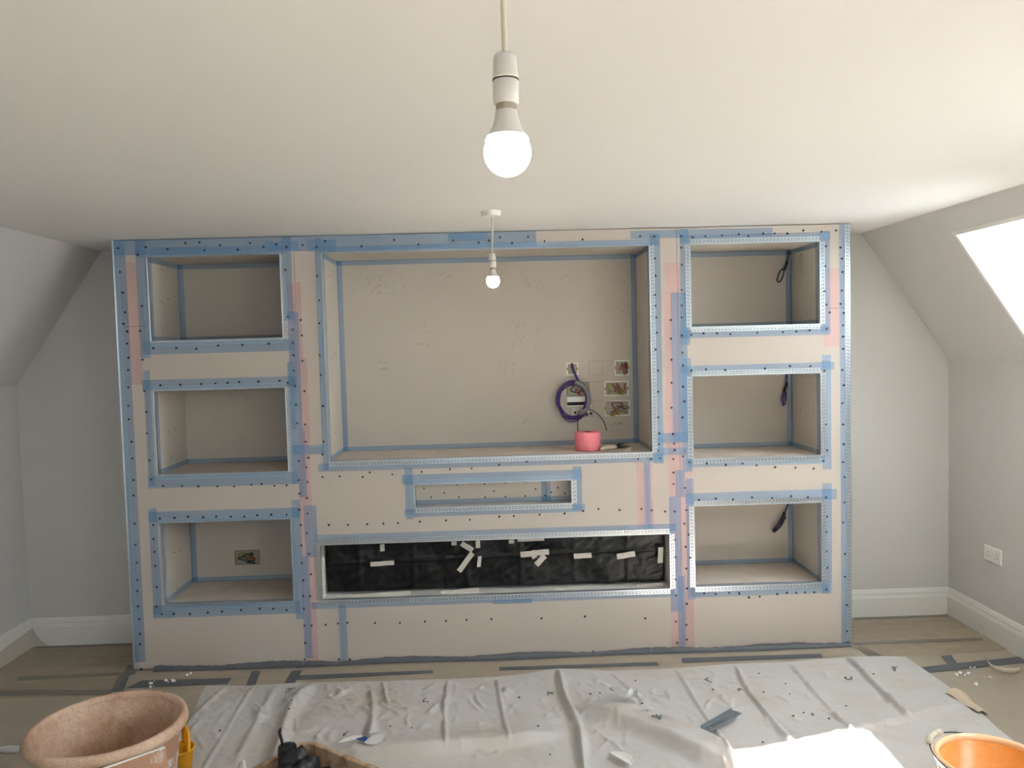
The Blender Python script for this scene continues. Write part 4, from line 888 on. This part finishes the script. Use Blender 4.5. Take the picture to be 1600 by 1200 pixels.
ob = tag(mb.add(vs, fs).build('paper_curl', mat('brown_paper', srgb(214, 200, 182), 0.8), smooth=True), 'curled strip of torn paper on the floor by the right skirting', 'scrap'); ob.location = (cs[0].x, cs[0].y, 0)

# ------------------------------------------------------------------ plaster tub (left foreground)
TC = (-1.44, -1.405, 0.012)
tb = empty('plaster_tub', TC, 'large round plaster-caked tan mixing tub in the left foreground', 'tub')
def wobble(ob, a, s):
    for v_ in ob.data.vertices:
        n = mnoise.noise(v_.co*s); v_.co += Vector((v_.co.x, v_.co.y, 0)).normalized()*n*a if v_.co.xy.length > .01 else Vector((0, 0, n*a))
prof_out = [(0.205, 0.0), (0.212, 0.004), (0.222, 0.10), (0.233, 0.20), (0.243, 0.30), (0.247, 0.330)]
prof_in = [(0.247, 0.352), (0.243, 0.335), (0.236, 0.30), (0.224, 0.20), (0.212, 0.10), (0.200, 0.026), (0.18, 0.016), (0.09, 0.013), (0.001, 0.012)]
ob = MB().lathe(prof_out, seg=72).build('outer_wall', M_tub2, tb, smooth=True); wobble(ob, .003, 14)
ob = MB().lathe(prof_in, seg=72).build('inner_wall', M_tub, tb, smooth=True); wobble(ob, .004, 17)
rim = [(0.249, 0.327), (0.266, 0.327), (0.2725, 0.332), (0.2745, 0.345), (0.2735, 0.358), (0.2695, 0.366), (0.262, 0.3695), (0.253, 0.3675), (0.247, 0.360), (0.245, 0.350)]
ob = MB().lathe(rim, seg=72, close=True).build('rim', M_tub, tb, smooth=True); wobble(ob, .002, 20)
# moulded handle bracket under the rim on the room side
def curved_plate(a0, a1, z0, z1, r0, r1, n=14):
    vs = []; fs = []
    for i in range(n+1):
        t = a0+(a1-a0)*i/n
        for r in (r0, r1):
            for z in (z0, z1): vs.append((r*math.cos(t), r*math.sin(t), z))
    for i in range(n):
        a = 4*i; fs += [(a, a+1, a+5, a+4), (a+2, a+6, a+7, a+3), (a+1, a+3, a+7, a+5), (a, a+4, a+6, a+2)]
    fs += [(0, 2, 3, 1), (4*n, 4*n+1, 4*n+3, 4*n+2)]
    return MB().add(vs, fs)
A0 = math.radians(-62)
curved_plate(A0-0.30, A0-0.27, 0.20, 0.328, 0.240, 0.256).build('handle_rib', M_tub2, tb)
curved_plate(A0+0.27, A0+0.30, 0.20, 0.328, 0.240, 0.256).build('handle_rib', M_tub2, tb)
curved_plate(A0-0.30, A0+0.30, 0.235, 0.250, 0.236, 0.262).build('handle_ledge', M_tub, tb)

# yellow scoop bucket beside the tub
yb_ = empty('yellow_cup', (-1.318, -1.088, 0.014), 'small yellow plastic cup with upright handle behind the right of the tub', 'cup')
MB().lathe([(0.001, 0.003), (0.042, 0.0), (0.046, 0.004), (0.058, 0.088), (0.062, 0.090), (0.062, 0.096), (0.055, 0.096), (0.042, 0.012), (0.001, 0.010)], seg=40).build('body', M_yellow, yb_, smooth=True)
MB().tube(spline([(0.050, -0.034, 0.092), (0.050, -0.026, 0.13), (0.040, -0.006, 0.165), (0.022, 0.02, 0.172), (0.006, 0.042, 0.15), (0.0, 0.056, 0.094)], 7), 0.0085, 10).build('handle', M_yellow, yb_, smooth=True)
# plaster-coated float leaning on the tub
fa = math.radians(-49); fn = Vector((math.cos(fa), math.sin(fa), 0)); fp = Vector((TC[0], TC[1], 0))+fn*(0.2755+0.100)
ft = empty('plaster_float', (fp.x, fp.y, 0.014), 'plaster-coated board leaning against the tub at the bottom edge', 'float')
ft.rotation_euler = (math.radians(-15), 0, fa+math.pi/2)
MB().box(-0.10, 0.105, -0.006, 0.006, 0, 0.350).build('board', M_rim, ft, bevel=0.003)
MB().box(-0.03, 0.0, -0.045, -0.006, 0.10, 0.26).build('grip', M_tub2, ft, bevel=0.006)
MB().box(-0.10, 0.105, -0.009, -0.006, 0.02, 0.345).build('plaster_layer', M_tub2, ft, bevel=0.001)
# white torn bag tip
wt = tag(MB().lathe([(0.001, 0.0), (0.038, 0.0), (0.034, 0.04), (0.022, 0.085), (0.008, 0.115), (0.0005, 0.12)], seg=7).build('filler_bag', M_plast), 'white crumpled paper tip standing between tub and timber tray', 'paper bag')
wt.location = (-1.035, -1.25, 0.012)
for v_ in wt.data.vertices: v_.co.x += mnoise.noise(v_.co*30)*.01+v_.co.z*0.25; v_.co.y += mnoise.noise(v_.co*27+Vector((3, 0, 0)))*.01

# ------------------------------------------------------------------ timber tray with tools (bottom centre-left)
A_ = Vector((-0.755, -1.235, 0)); d1 = (Vector((-0.955, -1.50, 0))-A_).normalized(); d2 = (Vector((-0.42, -1.485, 0))-A_).normalized()
d2 = Vector((-d1.y, d1.x, 0)); d2 = d2 if d2.x > 0 else -d2
d2 = (d2*0.75+(Vector((-0.42, -1.485, 0))-A_).normalized()*0.25).normalized()
tr = empty('tool_tray', (-0.755, -1.235, 0.014), 'dirty open timber tray full of black tools at the bottom edge', 'tray')
L1, L2, HT, TW = 0.42, 0.52, 0.19, 0.022
def wallbox(p, d, L, n, name, h=HT, th=TW, m=M_crate):
    p = Vector(p); vs = []
    for z in (0, h):
        for q in (p, p+d*L, p+d*L+n*th, p+n*th): vs.append((q.x, q.y, z))
    return MB().add(vs, [(0,3,2,1),(4,5,6,7),(0,1,5,4),(1,2,6,5),(2,3,7,6),(3,0,4,7)]).build(name, m, tr, bevel=0.004)
ch = 0.035
wallbox(d2*0+d1*ch, d1, L1-ch, d2, 'side_board'); wallbox(d1*0+d2*ch, d2, L2-ch, d1, 'side_board')
wallbox(d1*L1, d2, L2, -d1, 'side_board'); wallbox(d2*L2, d1, L1, -d2, 'side_board')
e = (d2*ch-d1*ch); wallbox(d1*ch, e.normalized(), e.length, (d1+d2).normalized(), 'corner_board')
vs = [Vector((0, 0, .006))+d1*.01+d2*.01, Vector((0, 0, .006))+d1*L1, Vector((0, 0, .006))+d1*L1+d2*L2, Vector((0, 0, .006))+d2*L2]
MB().prism([(q.x, q.y) for q in vs], 'z', 0.0, 0.010).build('bottom_board', M_crate, tr)
base = Vector((-0.755, -1.235, 0.026))
def in_tray(a, b, z=0.0): q = base+d1*a+d2*b; return Vector((q.x, q.y, q.z+z))
q = in_tray(0.150, 0.072)
cn = empty('spray_nozzle', q, 'black cylindrical tool with thin upright spout in the tray corner', 'tool')
MB().lathe([(0.001, 0.0), (0.034, 0.0), (0.036, 0.01), (0.036, 0.215), (0.033, 0.232), (0.012, 0.238), (0.001, 0.238)], seg=24).build('body', M_tool, cn, smooth=True)
MB().tube(spline([(-0.016, 0, 0.23), (-0.020, 0, 0.255), (-0.026, 0.002, 0.28), (-0.024, 0.002, 0.296)], 5), 0.0058, 8).build('spout', M_tool, cn, smooth=True)
def crumple(name, c, r, label, cat, m, seed, sz=(1, 1, .7)):
    import bmesh
    bm = bmesh.new(); bmesh.ops.create_icosphere(bm, subdivisions=4, radius=1)
    for v_ in bm.verts:
        n = mnoise.noise(v_.co*2.1+Vector((seed, 0, 0)))*.35+abs(mnoise.noise(v_.co*5+Vector((0, seed, 0))))*.35-.1
        v_.co = v_.co*(1+n); v_.co.x *= sz[0]*r; v_.co.y *= sz[1]*r; v_.co.z *= sz[2]*r
    mz = min(v_.co.z for v_ in bm.verts)
    for v_ in bm.verts: v_.co.z -= mz
    me = bpy.data.meshes.new(name); bm.to_mesh(me); bm.free(); me.materials.append(m)
    for p in me.polygons: p.use_smooth = True
    ob = bpy.data.objects.new(name, me); COL.objects.link(ob); ob.location = c; return tag(ob, label, cat)
crumple('black_bag', in_tray(0.215, 0.215), 0.082, 'crumpled black rubber glove bundle in the middle of the timber tray', 'bag', M_tool, 2.0, (1.0, .9, 1.5))
crumple('dark_rag', in_tray(0.09, 0.185), 0.055, 'dark lumpy rag at the back corner of the timber tray', 'rag', M_tool, 6.0, (1.1, .8, 1.2))
crumple('grey_rag', in_tray(0.19, 0.36), 0.062, 'dark grey rag at the right inside the timber tray', 'rag', M_tool, 9.0, (1.0, .8, 1.0))
for i, (a, b, rz, lab) in enumerate(((0.085, 0.285, 0.7, 'dark-handled tool leaning at the right of the timber tray'), (0.085, 0.39, 0.9, 'second dark tool handle leaning beside the rag in the tray'))):
    tl = empty('plaster_scraper', in_tray(a, b, 0.02), lab, 'hand tool'); tl.rotation_euler = (math.radians(28), math.radians(18), rz)
    MB().tube([(0, 0, 0), (0, 0, 0.05), (0, 0, 0.15), (0, 0, 0.19)], [0.009, 0.013, 0.012, 0.008], 10).build('grip', M_tool, tl, smooth=True)
    MB().box(-0.006, 0.006, -0.0015, 0.0015, 0.185, 0.215).build('shank', M_zinc, tl)

# ------------------------------------------------------------------ orange bucket (bottom right)
OC = (1.672, -1.752, 0.012)
ok = empty('orange_bucket', OC, 'translucent orange bucket in sunlight at the bottom right corner', 'bucket')
MB().lathe([(0.001, 0.004), (0.128, 0.0), (0.134, 0.006), (0.166, 0.268), (0.163, 0.268), (0.130, 0.012), (0.001, 0.010)], seg=64).build('body', M_orange, ok, smooth=True)
MB().lathe([(0.163, 0.262), (0.178, 0.262), (0.181, 0.267), (0.181, 0.282), (0.177, 0.288), (0.168, 0.288), (0.163, 0.280)], seg=64, close=True).build('rim', M_rimc, ok, smooth=True)
MB().lathe([(0.164, 0.238), (0.171, 0.238), (0.171, 0.243), (0.164, 0.243)], seg=64, close=True).build('rim_bead', M_rimc, ok, smooth=True)
hp = []
for t in np.linspace(math.radians(58), math.radians(238), 30):
    s = (t-math.radians(58))/math.radians(180)
    hp.append((0.192*math.cos(t), 0.192*math.sin(t), 0.262+0.035*math.sin(math.pi*s)))
MB().tube(hp, 0.0026, 6).build('handle_wire', M_wire, ok, smooth=True)
tg = [Vector(hp[i]) for i in (9, 11, 13, 15)]
MB().tube([p*1.0+Vector((-0.004, 0, 0.006)) for p in tg], 0.0115, 12).build('handle_grip', M_handle, ok, smooth=True)
for t in (math.radians(58), math.radians(238)):
    MB().lathe([(0.001, -0.006), (0.014, -0.006), (0.014, 0.006), (0.001, 0.006)], c=(0.184*math.cos(t), 0.184*math.sin(t), 0.262), seg=14).build('handle_lug', M_rimc, ok)
